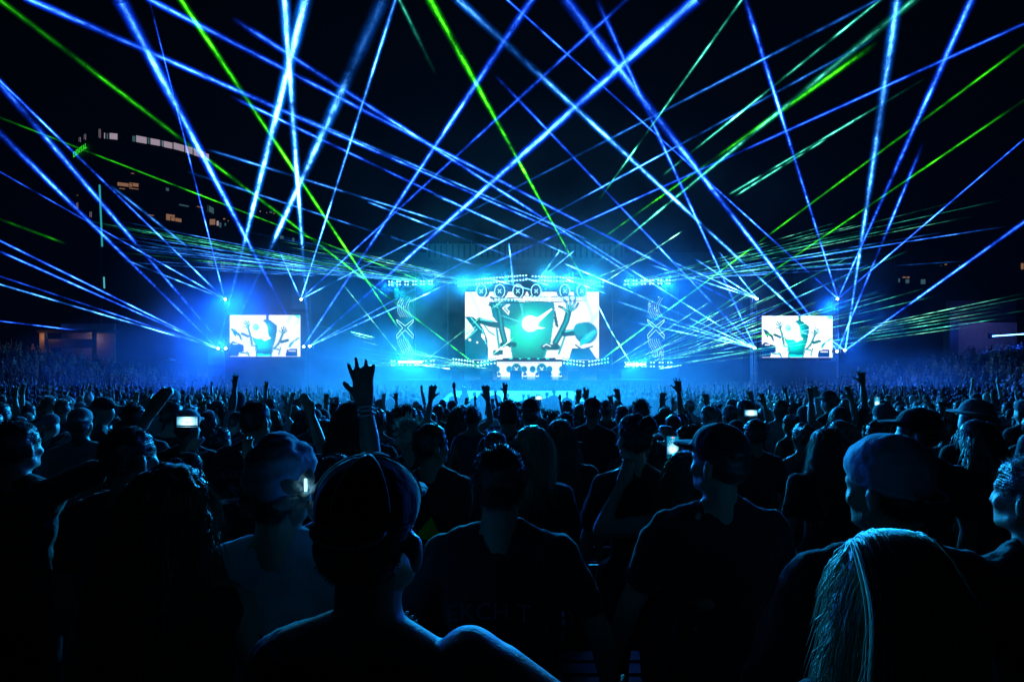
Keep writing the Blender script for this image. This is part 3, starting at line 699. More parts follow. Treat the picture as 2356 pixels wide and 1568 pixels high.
beam('g', (1385, 826), 60, (2372, 92), 7, 'long green beam from the stage floor to the upper right edge', gG, 1.8, .7, mid=([0, .05, .2, .5, 1], [1.5, 2.6, 1.5, 1.3, .6]))
beam('g', (1460, 840), 60, (2372, 220), 6, 'long green beam from the right floor truss to the right edge', gG, 1.5, .7, mid=([0, .1, .3, .5, 1], [.9, 1.8, 1.0, 1.1, .7]))
beam('t', (1378, 460), 35, (1712, -8), 7, 'broken steep teal beam right of centre reaching the top', gG, 1.1, .7, .1, rough=.8)
beam('t', (1523, 405), 30, (2032, -5), 7, 'broken teal beam running to the top right', gG, 1.3, .7, .1, rough=.6)
beam('t', (1678, 447), 30, (2125, 183), 4, 'thin teal beam right of the steep blue beams, upper of two', gG, 1.3, .3, .1, .1, rough=.7)
beam('t', (1688, 453), 30, (1900, 320), 4, 'thin teal beam right of the steep blue beams, lower of two', gG, 1.2, .6, .1, .1, rough=.7)
beam('t', (1004, 176), 20, (916, -6), 8, 'faint short teal beam near the top left of centre', gG, .3, .6, .2)
beam('g', (150, 560), 30, (-6, 502), 3, 'faint short green beam at the left edge', gG, .5, .3, .2, .2)
gS = 'short bright beams at the stage'
for (m_, a_, b_, w_, s_, lab) in (
    ('c', (1181, 655), (1171, 560), 3, 2.0, 'short upright white beam standing on the roof truss'),
    ('c', (1237, 647), (1288, 576), 3, 1.8, 'short white beam leaning right from the roof truss, steeper one'),
    ('c', (1237, 647), (1322, 576), 3, 1.8, 'short white beam leaning right from the roof truss, flatter one'),
    ('c', (1394, 675), (1244, 620), 5, 2.8, 'thick short white bar before the right end of the roof truss'),
    ('c', (1462, 675), (1298, 606), 6, 2.6, 'thick short white bar right of the main screen top'),
    ('c', (1268, 658), (1204, 638), 4, 2.4, 'short white bar over the centre of the roof truss'),
    ('c', (1232, 669), (1126, 641), 4, 2.2, 'short white bar over the left roof truss'),
    ('c', (943, 694), (988, 673), 6, 2.8, 'short thick white bar beside the top of the left totem'),
    ('c', (1372, 694), (1405, 760), 5.5, 3.0, 'thick white bar at the right edge of the main screen'),
    ('y', (1405, 760), (1458, 846), 2.5, 1.6, 'thin pale beam below the thick white bar, right of screen'),
    ('t', (807, 763), (860, 776), 5, 2.5, 'short thick teal bar left of the left totem'),
    ('y', (943, 836), (1034, 848), 4, 2.5, 'short pale green bar on the left floor truss'),
    ('y', (1516, 848), (1566, 840), 3.5, 2.5, 'short pale green bar on the right floor truss'),
    ('y', (935, 835), (790, 655), 2.4, 1.0, 'thin pale beam leaning left from the left floor truss'),
    ('y', (1100, 842), (1190, 770), 2.2, 1.4, 'thin pale beam leaning right before the main screen'),
    ('y', (980, 828), (1180, 672), 2.2, .8, 'thin pale beam crossing before the left edge of the main screen'),
    ('y', (1400, 842), (1640, 690), 2.2, 1.0, 'thin pale beam leaning right behind the right totem'),
    ('y', (1330, 655), (1500, 588), 2.2, 1.2, 'thin pale beam rising right from the roof truss'),
    ('y', (1390, 650), (1572, 530), 2.4, 1.4, 'thin pale beam rising steeply right of the stage roof')):
    beam(m_, a_, 59, b_, w_, lab, gS, s_, s_, .05, .05, Y1=50)
# low fans of thin teal and pale lines that sweep out over both banks
rf = random.Random(11)
ORD = ['first', 'second', 'third', 'fourth', 'fifth', 'sixth', 'seventh', 'eighth', 'ninth', 'tenth', 'eleventh', 'twelfth', 'thirteenth', 'fourteenth', 'fifteenth', 'sixteenth', 'seventeenth', 'eighteenth', 'nineteenth', 'twentieth'] + ['%dth' % k for k in range(21, 60)]
def fan_lines(n, src, ends, mats, label, group, s, Ya, Yb, starts):
    made = []
    for i in range(n):
        e = ends(i/(n-1) if n > 1 else 0); q0, q1 = starts()
        sx, sy = src(i); a_ = (sx+(e[0]-sx)*q0, sy+(e[1]-sy)*q0); b_ = (sx+(e[0]-sx)*q1, sy+(e[1]-sy)*q1)
        y0 = 1/(1/Ya+(1/Yb-1/Ya)*q0); y1 = 1/(1/Ya+(1/Yb-1/Ya)*q1)
        made.append((b_[1], beam(rf.choice(mats), a_, y0, b_, 3, label, group, s*rf.uniform(.6, 1.3), s*rf.uniform(.5, 1.1), .06, .3, Y1=y1, rough=.45, r=.045)))
    made.sort(key=lambda q: q[0])
    for i, (_, o) in enumerate(made): o['label'] = '%s from the top of the %s' % (ORD[i], group)
fan_lines(24, lambda i: (rf.uniform(955, 985), rf.uniform(646, 652)), lambda q: (170+q*90+rf.uniform(-20, 60), 490+q*120+rf.uniform(-6, 6)), 'tctcc',
          'thin teal laser line fanning left over the left bank from the roof truss', 'thin laser lines fanning left from the roof truss', .75, 60, 26, lambda: (rf.choice((0, 0, 0, .1, .35)), rf.uniform(.8, 1)))
fan_lines(16, lambda i: (rf.uniform(1150, 1200), rf.uniform(655, 665)), lambda q: (500+q*160+rf.uniform(-30, 30), 510+q*110), 'tcy',
          'thin teal laser line running left above the left totem', 'thin laser lines running left above the left totem', .8, 60, 40, lambda: (rf.choice((0, .2)), rf.uniform(.6, 1)))
fan_lines(10, lambda i: (rf.uniform(1080, 1140), rf.uniform(838, 850)), lambda q: (700+rf.uniform(-60, 60), 740+q*100), 'tyy',
          'thin pale laser line running left low over the stage floor', 'thin laser lines low over the left stage floor', 1.2, 60, 45, lambda: (0, rf.uniform(.6, 1)))
fan_lines(24, lambda i: (rf.uniform(1405, 1450), rf.uniform(652, 664)), lambda q: (2120+rf.uniform(-90, 260), 440+q*160+rf.uniform(-8, 8)), 'tyccb',
          'thin teal laser line fanning right over the right bank from the roof truss', 'thin laser lines fanning right from the roof truss', .85, 60, 26, lambda: (rf.choice((0, 0, .1, .3, .5)), rf.uniform(.6, 1)))
fan_lines(22, lambda i: (rf.uniform(1385, 1500), rf.uniform(838, 850)), lambda q: (2100+rf.uniform(-200, 300), 530+q*200+rf.uniform(-8, 8)), 'ttcycg',
          'teal laser line sweeping right from the stage floor past the right screen', 'laser lines sweeping right from the stage floor', 1.15, 60, 24, lambda: (rf.choice((0, .1, .3, .45)), rf.uniform(.6, 1)))
fan_lines(7, lambda i: (rf.uniform(1500, 1530), rf.uniform(842, 850)), lambda q: (2390, 668+q*62), 'yyt',
          'long pale green laser line running low to the right edge', 'long pale lines running to the right edge', .8, 60, 26, lambda: (rf.choice((0, .1, .5)), rf.uniform(.85, 1)))
# soft shafts from the left projectors down on to the bank
# projectors
pj = None
plab = ['laser projector above the left corner of the left screen', 'laser projector above the right corner of the left screen', 'outer laser projector at the lower left corner of the left screen', 'inner laser projector at the lower left corner of the left screen',
        'inner laser projector at the lower right corner of the left screen', 'outer laser projector at the lower right corner of the left screen', 'laser projector above the left corner of the right screen', 'laser projector above the right corner of the right screen',
        'laser projector at the lower left corner of the right screen', 'outer laser projector at the lower right corner of the right screen', 'inner laser projector at the lower right corner of the right screen']
for k, s_ in enumerate((SA, SC_, SE, SE2, SF, SF2, S1, S2, S3, S4, S5)):
    if k == 0:
        pj = empty('laser_projector'); MB().box((0, .35, 0), (.34, .5, .24)).build('housing', M['black'], pj)
        MB().ell((0, .07, 0), (.10, .05, .10), 10, 6).build('aperture', M['core'], pj)
        yk = MB().box((-.2, .35, -.08), (.03, .1, .42)).box((.2, .35, -.08), (.03, .1, .42)).box((0, .35, -.3), (.43, .1, .03)); yk.build('bracket', M['steel'], pj); o = pj
    else: o = copy_tree(pj)
    o.location = at(*s_, T); tag(o, 'black ' + plab[k], 'laser projector', 'laser projectors on the screen towers')

# ---------------------------------------------------------------- people
M['skin'] = surf('skin', (.42, .27, .20), .45, 30, .12, .002, obj_tint=True, bscale=220)
M['cloth'] = surf('cloth', (.05, .05, .05), .85, 14, .25, .012, sheen=.25, obj_tint=True, bscale=26)
M['hair'] = surf('hair', (.03, .02, .015), .38, 60, .4, .003, obj_tint=True, spec=.9, sheen=.5)
M['printed_cloth'] = surf('printed_cloth', (.3, .3, .4), .85, 52, .95, .006, sheen=.3, obj_tint=True, bscale=18)
M['jeans'] = surf('jeans', (.03, .04, .07), .9, 20, .3, .006)
M['leather'] = surf('shoe', (.03, .03, .03), .6, 20, .3)
def remesh(mb, voxel, it=4):
    o = bpy.data.objects.new('tmp', mb.mesh('tmp')); C.objects.link(o)
    r = o.modifiers.new('r', 'REMESH'); r.mode = 'VOXEL'; r.voxel_size = voxel; r.use_smooth_shade = True
    if it: s = o.modifiers.new('s', 'SMOOTH'); s.iterations = it; s.factor = .5
    me = bpy.data.meshes.new_from_object(o.evaluated_get(bpy.context.evaluated_depsgraph_get()))
    d = o.data; bpy.data.objects.remove(o); bpy.data.meshes.remove(d); me.shade_smooth(); return me
from mathutils import noise as mnoise
def rumple(me, amp, fr, seed, along=(1, 1, 1)):
    for v, n in zip(me.vertices, [q.vector.copy() for q in me.vertex_normals]):
        c = v.co; d = mnoise.fractal(Vector((c.x*fr*along[0]+seed, c.y*fr*along[1], c.z*fr*along[2])), .8, 2.1, 3)
        v.co = c+n*d*amp
    me.update(); return me
def dirv(*a): return Vector(a).normalized()
ARM = {  # upper arm, forearm, palm direction, finger curl, spread (given for the right side; x is mirrored for the left)
    'down': ((.28, .02, -1), (.05, .30, -1), (-1, 0, 0), .35, .05),
    'wide': ((.55, -.05, -1), (.15, .35, -.9), (-1, 0, 0), .35, .05),
    'up': ((.35, .10, 1), (.02, .05, 1), (0, 1, .1), .18, .22),
    'upbent': ((.75, .35, .55), (-.15, .15, 1), (0, 1, 0), .25, .25),
    'forward': ((.25, .95, -.1), (.0, .9, .45), (-1, 0, .2), .5, .1),
    'phone': ((.45, .75, .05), (-.45, .35, 1), (-.2, -1, .1), .9, .05),
    'high': ((.18, .25, 1), (-.05, .15, 1), (0, 1, 0), .1, .3),
    'fist': ((.5, .3, .9), (-.1, .1, 1), (0, 1, 0), 1.3, .02),
    'point': ((.55, .45, .75), (.25, .35, 1), (-.3, 1, 0), .9, .05),
    'hip': ((.75, -.25, -1), (-.55, .55, -.45), (-1, 0, 0), .6, .05),
    'crossed': ((.25, .35, -1), (-.9, .55, .15), (0, -1, 0), .5, .05)}
def hand(mb, W, d, n, s, curl, spread, fat, sc_=1.0):
    d = d.normalized(); n = (n - d*n.dot(d)).normalized(); th = n.cross(d)*(-1 if s > 0 else 1)
    def P_(a, b, c): return W + th*a + d*b + n*c
    for i, a in enumerate((.030, .011, -.010, -.029)):
        mb.cap(P_(a*.62, .008, 0), P_(a, .088-.004*abs(i-1), .004), .0145*fat, .0115*fat, 8)
        ln = (.042, .047, .043, .034)[i]; r = .0092*fat; dd = (d + th*(a/.03)*spread).normalized(); p = P_(a, .088-.004*abs(i-1), .004)
        for j, (l, k) in enumerate(((ln, .35), (ln*.62, 1.0), (ln*.52, 1.5))):
            c_ = curl*k; v = (dd*math.cos(c_) + n*math.sin(c_)); q = p + v*l
            mb.cap(p, q, r, r*.9, 8); p = q; r *= .92
    mb.cap(P_(.018, .012, .004), P_(.046, .052, .016), .0155*fat, .0115*fat, 8)
    v = (th*(.55+spread) + d*.75 + n*(.25+curl*.5)).normalized(); p = P_(.046, .052, .016); q = p+v*.032
    mb.cap(p, q, .0112*fat, .010*fat, 8); v2 = (v + n*curl*.4 + d*.2).normalized(); mb.cap(q, q+v2*.026, .010*fat, .0085*fat, 8)
def figure(arms=('down', 'down'), turn=0.0, nod=0.0, tilt=0.0, hair='short', top='tee', voxel=.03, fat=1.35, width=1.0, seed=0, shrug=0.0, hairlen=.3):
    """meshes of one standing person, 1.75 m tall, facing +Y: dict part name -> (mesh, material key)"""
    r = random.Random(seed); sk = MB(); sh = MB(); tr = MB(); res = {}
    Rh = Matrix.Rotation(turn, 3, 'Z') @ Matrix.Rotation(nod, 3, 'X') @ Matrix.Rotation(tilt, 3, 'Y'); piv = Vector((0, -.005, 1.53))
    def hd(p): return piv + Rh @ (Vector(p)-piv)
    def he(mb, c, rr, n=14, m=10): mb.ell(hd(c), rr, n, m, Rh)
    wd = width
    # head
    he(sk, (0, -.006, 1.662), (.074, .093, .088)); he(sk, (0, .030, 1.605), (.060, .068, .078)); he(sk, (0, .055, 1.560), (.040, .042, .034))
    sk.cap(hd((0, .086, 1.638)), hd((0, .104, 1.600)), .008, .011, 8); he(sk, (0, .084, 1.572), (.024, .014, .012), 8, 6)
    he(sk, (0, .070, 1.652), (.052, .024, .016), 10, 6)
    for s in (-1, 1):
        he(sk, (s*.085, -.012, 1.612), (.012, .020, .034), 8, 8); he(sk, (s*.082, -.002, 1.590), (.009, .010, .012), 8, 6); he(sk, (s*.046, .062, 1.604), (.022, .02, .02), 8, 6)
        sk.cap(hd((s*.050, .02, 1.565)), hd((s*.02, .07, 1.545)), .024, .02, 8)
    sk.cap((0, -.010, 1.43), hd((0, -.008, 1.60)), .060*min(1.1, wd), .053*min(1.1, wd), 12)
    # trunk
    for mb, g in ((sk, 0.0), (sh, .014)):
        mb.ell((0, -.005, 1.27), (.162*wd+g, .108+g, .20+g*.4)); mb.ell((0, .0, 1.08), (.140*wd+g*1.3, .095+g*1.4, .17))
        mb.cap((-.135*wd, -.01, 1.385), (.135*wd, -.01, 1.385), .070+g, .070+g)
        for s in (-1, 1):
            if g == 0 or top != 'tank': mb.cap((s*.035, -.012, 1.475), (s*.150*wd, -.008, 1.408), .040+g*.7, .050+g)
    sk.ell((0, 0, .93), (.165*wd, .115, .12)); tr.ell((0, 0, .93), (.175*wd, .125, .13))
    if top in ('tee', 'hoodie', 'shirt'): sh.cap((-.09*wd, 0, .95), (.09*wd, 0, .95), .115, .115)
    for s in (-1, 1):
        for mb, g in ((sk, 0), (tr, .018)):
            mb.cap((s*.09, 0, .90), (s*.10, .015, .50), .085+g, .056+g); mb.cap((s*.10, .015, .50), (s*.10, -.01, .09), .054+g, .038+g*1.2)
        ft = res.setdefault('_ft', MB()); ft.cap((s*.10, -.035, .05), (s*.12, .15, .038), .048, .038); sk.cap((s*.10, -.03, .05), (s*.12, .13, .035), .04, .03)
    # arms
    hands = {}
    for s, key in ((-1, arms[0]), (1, arms[1])):
        a = ARM[key] if isinstance(key, str) else key
        u, f_, n_ = [Vector((v[0]*s, v[1], v[2])).normalized() for v in a[:3]]
        S = Vector((s*.178*wd, -.008, 1.392)); 
        if u.z > .2: S += Vector((-s*.02, 0, .035))
        if s > 0: S += Vector((0, 0, shrug))
        E = S + u*.285; W = E + f_*.25
        sk.cap(S, E, .054, .040); sk.cap(S+u*.05, S+u*.2, .055, .046); sk.cap(E, E+f_*.12, .041, .040); sk.cap(E+f_*.1, W, .040, .026)
        hand(sk, W, f_, n_, s, a[3], a[4], fat); hands[s] = (W, f_, n_)
        if top != 'tank':
            L_ = {'tee': .17, 'shirt': .17, 'hoodie': .285}[top]; sh.cap(S-u*.01, S+u*L_, .070, .062)
            if top == 'hoodie': sh.cap(E, W, .058, .044)
    if top == 'hoodie': sh.cap((-.06, -.07, 1.47), (.06, -.07, 1.47), .055, .055)
    res['body'] = (remesh(sk, voxel, 3 if voxel > .009 else 2), 'skin')
    st0 = remesh(sh, max(voxel, .012), 5)
    if voxel < .0145: rumple(st0, .016, 5.5, seed, (1, 1, .6)); rumple(st0, .006, 18, seed, (1, 1, .5))
    res['shirt'] = (st0, 'cloth'); res['trousers'] = (remesh(tr, max(voxel, .02), 3), 'jeans')
    ft = res.pop('_ft'); res['shoes'] = (ft.mesh('shoes', True), 'leather')
    # hair and headwear
    hm = MB(); vx = max(voxel*.8, .009)
    if hair in ('short', 'fuzzy', 'spiky', 'bun', 'cap', 'capback', 'hat'):
        he(hm, (0, -.014, 1.672), (.080, .098, .086)); he(hm, (0, -.045, 1.625), (.072, .062, .060))
    if hair in ('beanie', 'bandana'): he(hm, (0, -.048, 1.605), (.074, .062, .052))
    if hair == 'long':
        he(hm, (0, -.014, 1.672), (.088, .104, .090)); he(hm, (0, -.050, 1.60), (.092, .070, .10))
        for z, x in ((1.52, .10), (1.44, .108), (1.36, .10), (1.30, .085)):
            if z > 1.62-hairlen: hm.ell(hd((0, -.06, 1.5))+Vector((0, -.045, z-1.5)), (x, .05, .08))
        for s in (-1, 1): hm.cap(hd((s*.075, -.01, 1.62)), hd((s*.085, -.0, 1.55))+Vector((s*.02, 0, -.10)), .034, .03)
    if hair == 'bun': he(hm, (0, -.125, 1.70), (.050, .050, .046))
    if hair == 'fuzzy': he(hm, (0, -.02, 1.672), (.088, .108, .094))
    hv = remesh(hm, vx, 2) if hm.v else None
    if hv and voxel < .0145:
        if hair == 'long': rumple(hv, .008, 42, seed, (1, 1, .12)); rumple(hv, .006, 110, seed, (1, 1, .08))
        elif hair not in ('cap', 'capback', 'hat'): rumple(hv, .007, 24, seed)
        else: rumple(hv, .005, 30, seed)
    if hv and voxel >= .0145: rumple(hv, .012, 20, seed, (1, 1, .3 if hair == 'long' else 1))
    if hv:     # loose strands that catch the light
        st_ = MB(); far = voxel >= .0145; n = 420 if far else 2600
        co = [v.co.copy() for v in hv.vertices]; no = [v.normal.copy() for v in hv.vertices]
        for _ in range(n):
            i = r.randrange(len(co)); p = co[i]; nn = no[i]
            if hair == 'long':
                d1 = (nn*.5 + Vector((r.uniform(-.2, .2), r.uniform(-.2, .2), -1.2))).normalized(); l = r.uniform(.05, .12)
                st_.tube([p, p+d1*l*.5+nn*.006, p+d1*l+Vector((0, 0, -.02))], [.003, .0028, .0008] if far else [.0012, .0011, .0003], 3)
            else:
                l = r.uniform(.006, .02)*(1.5 if far else 1)*(2.4 if hair == 'spiky' else 1.5 if hair == 'fuzzy' else .35 if hair in ('cap', 'capback', 'hat') else 1.0)
                d1 = (nn + Vector((r.uniform(-.5, .5), r.uniform(-.5, .5), r.uniform(-.3, .4)))).normalized(); q = p+d1*l
                st_.add([p+d1.orthogonal()*(.004 if far else .0012), p-d1.orthogonal()*(.004 if far else .0012), q], [(0, 1, 2)])
        v0 = [tuple(v.co) for v in hv.vertices]; f0 = [tuple(q.vertices) for q in hv.polygons]
        st_.add(v0, f0); hv = st_.mesh('hair', True)
    if hv: res['hair'] = (hv, 'hair')
    cm = MB()
    if hair in ('cap', 'capback'):
        s = 1 if hair == 'cap' else -1
        he(cm, (0, -.008, 1.690), (.087, .104, .082)); he(cm, (0, s*.10, 1.682), (.070, .085, .012))
        cm.ell(hd((0, -.008, 1.772)), (.008, .008, .005), 6, 4)
        res['cap'] = (remesh(cm, max(.007, vx*.8), 2), 'cloth')
    elif hair == 'hat':
        he(cm, (0, -.008, 1.715), (.085, .10, .085)); he(cm, (0, -.0, 1.700), (.165, .175, .013)); res['hat'] = (remesh(cm, max(.009, vx*.8), 2), 'cloth')
    elif hair == 'beanie':
        he(cm, (0, -.020, 1.688), (.088, .112, .090)); he(cm, (0, -.045, 1.66), (.084, .080, .070)); cm.tube([hd((math.cos(t)*.088, -.03+math.sin(t)*.108, 1.640+math.sin(t)*.028)) for t in np.linspace(0, 2*math.pi, 25)], .007, 8); res['beanie'] = (rumple(remesh(cm, vx, 2), .005, 14, seed), 'cloth')
    elif hair == 'bandana':
        he(cm, (0, -.016, 1.682), (.085, .106, .088)); he(cm, (0, -.055, 1.64), (.074, .062, .065)); res['bandana'] = (rumple(remesh(cm, vx, 3), .010, 16, seed, (1, 1, 2.2)), 'printed_cloth')
    elif hair == 'hood':
        he(cm, (0, -.016, 1.665), (.105, .122, .115)); cm.cap((0, -.05, 1.47), hd((0, -.03, 1.62)), .09, .1); res['hood'] = (remesh(cm, vx, 3), 'cloth')
    res['_hands'] = hands; res['_hd'] = hd; return res
SK = [(.45, .29, .22), (.38, .24, .17), (.52, .36, .29), (.25, .15, .10), (.33, .2, .14)]
CL = [(.03, .03, .035), (.02, .02, .025), (.05, .05, .06), (.12, .12, .13), (.04, .05, .09), (.35, .36, .38), (.02, .02, .02), (.10, .04, .05)]
HR = [(.02, .014, .01), (.04, .025, .015), (.015, .012, .012), (.12, .08, .04)]
def dress(root, res, skin, cloth, hair, head=None):
    for nm, val in res.items():
        if nm.startswith('_'): continue
        me, mk = val
        o = link(nm, me, M[mk], root)
        c = skin if mk == 'skin' else hair if mk == 'hair' else (head or cloth) if nm in ('cap', 'hat', 'beanie', 'bandana', 'hood') else cloth
        o.color = (*c, 1)
def put(root, x, ytop, Y, rz=0.0):
    p = at(x, ytop, Y); g = ground(p.x, Y); k = (p.z-g)/1.77
    root.location = (p.x, Y, g); root.scale = (k, k, k); root.rotation_euler = (0, 0, rz); return k
HERO = {}
def hero(key, x, ytop, Y, label, rz=0.0, skin=0, cloth=(.02, .02, .022), hairc=(.02, .014, .01), headc=None, voxel=.011, fat=1.12, **kw):
    res = figure(voxel=voxel, fat=fat, seed=hash(key) % 97 if isinstance(key, int) else len(key), **kw)
    root = empty('person'); put(root, x, ytop, Y, rz); dress(root, res, SK[skin], cloth, hairc, headc); tag(root, label, 'person')
    HERO[key] = (root, res); return root, res
def wpos(root, v):       # local point of a person in the world
    k = root.scale[0]; return Vector(root.location) + Matrix.Rotation(root.rotation_euler[2], 3, 'Z') @ (Vector(v)*k)

R_ = math.radians
# nearest spectators, each placed where the photograph has it
hero('center', 853, 1047, .98, 'nearest spectator in dark cap, bare shoulders and beaded necklace, bottom centre', top='tank', hair='cap', turn=.12, arms=('down', ((1.0, .10, -.55), (.55, .1, -1), (-1, 0, 0), .4, .05)), cloth=(.015, .015, .018), skin=2, voxel=.009, width=1.02, shrug=.06, rz=-.28)
r0, q0 = HERO['center']
nk = MB(); hd_ = q0['_hd']
for k in range(6):
    t = math.pi*k/3+.3
    MB().tube([hd_((math.cos(t)*.0885*math.sin(a), -.008+math.sin(t)*.1055*math.sin(a), 1.690+.0835*math.cos(a))) for a in np.linspace(.08, 1.45, 9)], .0022, 5).build('cap_seam', M['cloth'], r0, True)
MB().tube([hd_((math.cos(t)*.060, -.088-abs(math.sin(t))*.020, 1.672-.022*math.sin(t))) for t in np.linspace(0, math.pi, 9)], .0045, 6).build('cap_strap', M['cloth'], r0, True)
for k in range(34):
    t = 2*math.pi*k/34; nk.ell((math.cos(t)*.088, -.012+math.sin(t)*.078, 1.462-.02*math.sin(t)*-1), (.0036,)*3, 6, 4)
o = nk.build('necklace', M['steel'], r0)
o['kind'] = 'stuff'
MB().ell(hd_((.082, -.004, 1.582)), (.006, .006, .006), 8, 6).build('earring', M['steel'], r0)
hero('raiser', 775, 1036, 2.15, 'spectator reaching a bare arm straight up with spread fingers and wrist bands', arms=('down', ((-.10, .20, 1), (-.12, .02, 1), (0, 1, .05), .16, .30)), cloth=(.02, .02, .02), hair='short', top='tank', voxel=.008, skin=1, fat=1.35)
r0, q0 = HERO['raiser']; W, f_, n_ = q0['_hands'][1]
wb = MB()
for k, (o1, rr) in enumerate(((-.01, .031), (-.026, .033), (-.045, .034))):
    c = W+f_*o1; a = f_.orthogonal().normalized(); b = f_.cross(a)
    MB().tube([c+(a*math.cos(t)+b*math.sin(t))*rr for t in np.linspace(0, 2*math.pi, 17)], .0055, 6).build('wristband', M['cloth'], r0, True)
hero('bandana', 642, 998, 1.52, 'spectator in knotted cloth bandana and pale blue baseball jersey', hair='bandana', headc=(.28, .32, .42), cloth=(.42, .46, .55), turn=-.25, nod=-.1, voxel=.010, top='shirt', width=1.05, rz=.12)
r0, q0 = HERO['bandana']; hd_ = q0['_hd']
for k, (dx, dz, ln, an) in enumerate(((.0, .014, .062, 2.75), (-.005, -.005, .075, 3.35), (.0, -.012, .066, 4.3), (.012, -.008, .075, 5.3), (.015, .008, .055, .35), (.0, .014, .055, 1.35))):
    c = hd_((.118+dx, -.100, 1.625+dz)); e = Vector((math.cos(an), -.12+.1*(k % 3), math.sin(an))); s_ = Vector((-math.sin(an), .0, math.cos(an)))
    pc = MB(); rows = 7
    for i in range(rows+1):
        q = i/rows; wv = .019*math.sin(math.pi*min(1, q*.85+.10))**.8*(1 if q < .95 else .5); m_ = c+e*ln*q+Vector((0, -.012*math.sin(q*3), 0))
        for jj, u in enumerate((-1, -.4, 0, .4, 1)):
            pc.v.append(tuple(m_+s_*wv*u+Vector((0, -.010*(1-u*u)*(1-q*.5) + .004*math.sin(u*6+k), 0))))
    pc.f = [(i*5+jj, i*5+jj+1, (i+1)*5+jj+1, (i+1)*5+jj) for i in range(rows) for jj in range(4)]
    b2 = len(pc.v); pc.v += [(x, y+.004, z) for x, y, z in pc.v]; pc.f += [tuple(b2+t for t in f[::-1]) for f in pc.f[:]]
    o = pc.build('knot_end', M['cloth'], r0, True); o.color = (.85, .9, 1.0, 1)
MB().ell(hd_((.119, -.103, 1.626)), (.015, .012, .015), 10, 8).build('knot', M['cloth'], r0, True)
MB().box(hd_((.128, -.118, 1.655)), (.006, .006, .03)).build('glow_stick', emit('glow_stick', (.3, .8, 1), 2.5), r0)
def text(parent, s, loc, size, col, ry=0.0, rz=0.0, name='print', strength=None, arc=0.0):
    cu = bpy.data.curves.new('t', 'FONT'); cu.body = s; cu.size = size; cu.extrude = size*.02; cu.align_x = 'CENTER'; cu.space_character = 1.05
    o = bpy.data.objects.new('t', cu); C.objects.link(o)
    me = bpy.data.meshes.new_from_object(o.evaluated_get(bpy.context.evaluated_depsgraph_get())); bpy.data.objects.remove(o)
    if arc:
        for v in me.vertices: v.co.z -= arc*v.co.x*v.co.x
    o = link(name, me, M['cloth'] if strength is None else strength, parent); o.location = loc; o.rotation_euler = (R_(90)+ry, 0, rz); o.color = (*col, 1); return o
text(r0, 'HUNLSDER', (.01, -.150, 1.27), .062, (.01, .01, .015), -.08, arc=-1.4)
text(r0, '4', (.01, -.152, 1.05), .19, (.01, .01, .015), -.02, arc=-1.4)
hero('longhair', 395, 1058, 1.42, 'spectator with long straight hair over one bare shoulder, left of the bandana', hair='long', hairlen=.4, turn=-.3, skin=2, cloth=(.02, .02, .02), top='tank', hairc=(.10, .07, .04), voxel=.011, arms=('down', 'wide'))
hero('leftman', 300, 972, 2.25, 'short haired man in dark collared shirt, ear edge lit, at the left', hair='short', turn=-.38, skin=1, voxel=.012, width=1.1)
hero('phone_left', 432, 1032, 2.9, 'spectator with hair tied up holding a phone sideways overhead', hair='bun', turn=0, voxel=.013, arms=(((.3, .8, .05), (-.35, .3, 1), (0, 1, 0), .8, .05), ((.3, .8, .05), (-.35, .3, 1), (0, 1, 0), .8, .05)), skin=2)
hero('excision', 590, 917, 3.8, 'man in dark shirt with EXCISION printed across the back', hair='short', turn=-.3, voxel=.014, arms=('down', 'phone'), cloth=(.02, .02, .03), top='tee', width=1.08)
r0, q0 = HERO['excision']; text(r0, 'EXCISION', (0, -.142, 1.30), .062, (.16, .2, .3), -.06, arc=-1.2)
xm = MB(); pts = xmark((0, 1.16), .2, lambda u, v: (u, -.138, v)); xm.tube(pts, .010, 5); o = xm.build('print', M['cloth'], r0); o.color = (.14, .18, .3, 1)
hero('capphone', 432, 940, 4.2, 'spectator in pale flat cap just behind the raised phone', hair='cap', headc=(.30, .34, .4), voxel=.02)
hero('hooded', 808, 918, 3.3, 'spectator with long hair and dark cape, behind the raised arm', hair='long', hairc=(.05, .035, .02), voxel=.014, top='hoodie', turn=.1, hairlen=.5)
hero('spiky', 945, 958, 3.7, 'spectator with bleached spiky hair glowing at the rim', hair='spiky', hairc=(.55, .5, .42), voxel=.016)
hero('neon', 992, 968, 3.1, 'spectator looking right in a shirt with a neon green print', hair='short', turn=-.9, voxel=.013, top='tee')
r0, q0 = HERO['neon']; g_ = MB(); g_.prism([(-.08, 1.16), (.02, 1.28), (.10, 1.12), (.03, 1.10), (0, 1.16)], -.140, -.134, lambda u, v, d: (u, d, v)); o = g_.build('print', M['cloth'], r0); o.color = (.1, .9, .02, 1)
hero('letters', 1150, 1017, 1.85, 'short haired man in dark jersey with faint letters on the back, bottom centre', hair='fuzzy', turn=-.05, voxel=.010, width=1.12, top='shirt', arms=('wide', 'wide'), cloth=(.015, .015, .018))
r0, q0 = HERO['letters']; text(r0, 'EKCH T', (-.03, -.143, 1.25), .072, (.10, .13, .20), -.08, arc=-1.2); text(r0, '71', (0, -.147, 1.03), .16, (.06, .08, .13), -.02, arc=-1.2)
hero('blonde_flick', 1205, 968, 2.75, 'spectator flinging pale bobbed hair to the right, near the centre', hair='long', hairlen=.12, hairc=(.55, .45, .30), turn=-.4, tilt=.35, voxel=.013)
hero('bighat', 1220, 922, 5.6, 'spectator in wide dark sun hat near the centre of the front rows', hair='hat', headc=(.03, .03, .03), voxel=.02)
hero('scarf', 1288, 960, 3.6, 'spectator with smooth long hair lit at the rim, right of centre', hair='long', hairc=(.12, .09, .06), voxel=.014, hairlen=.35)
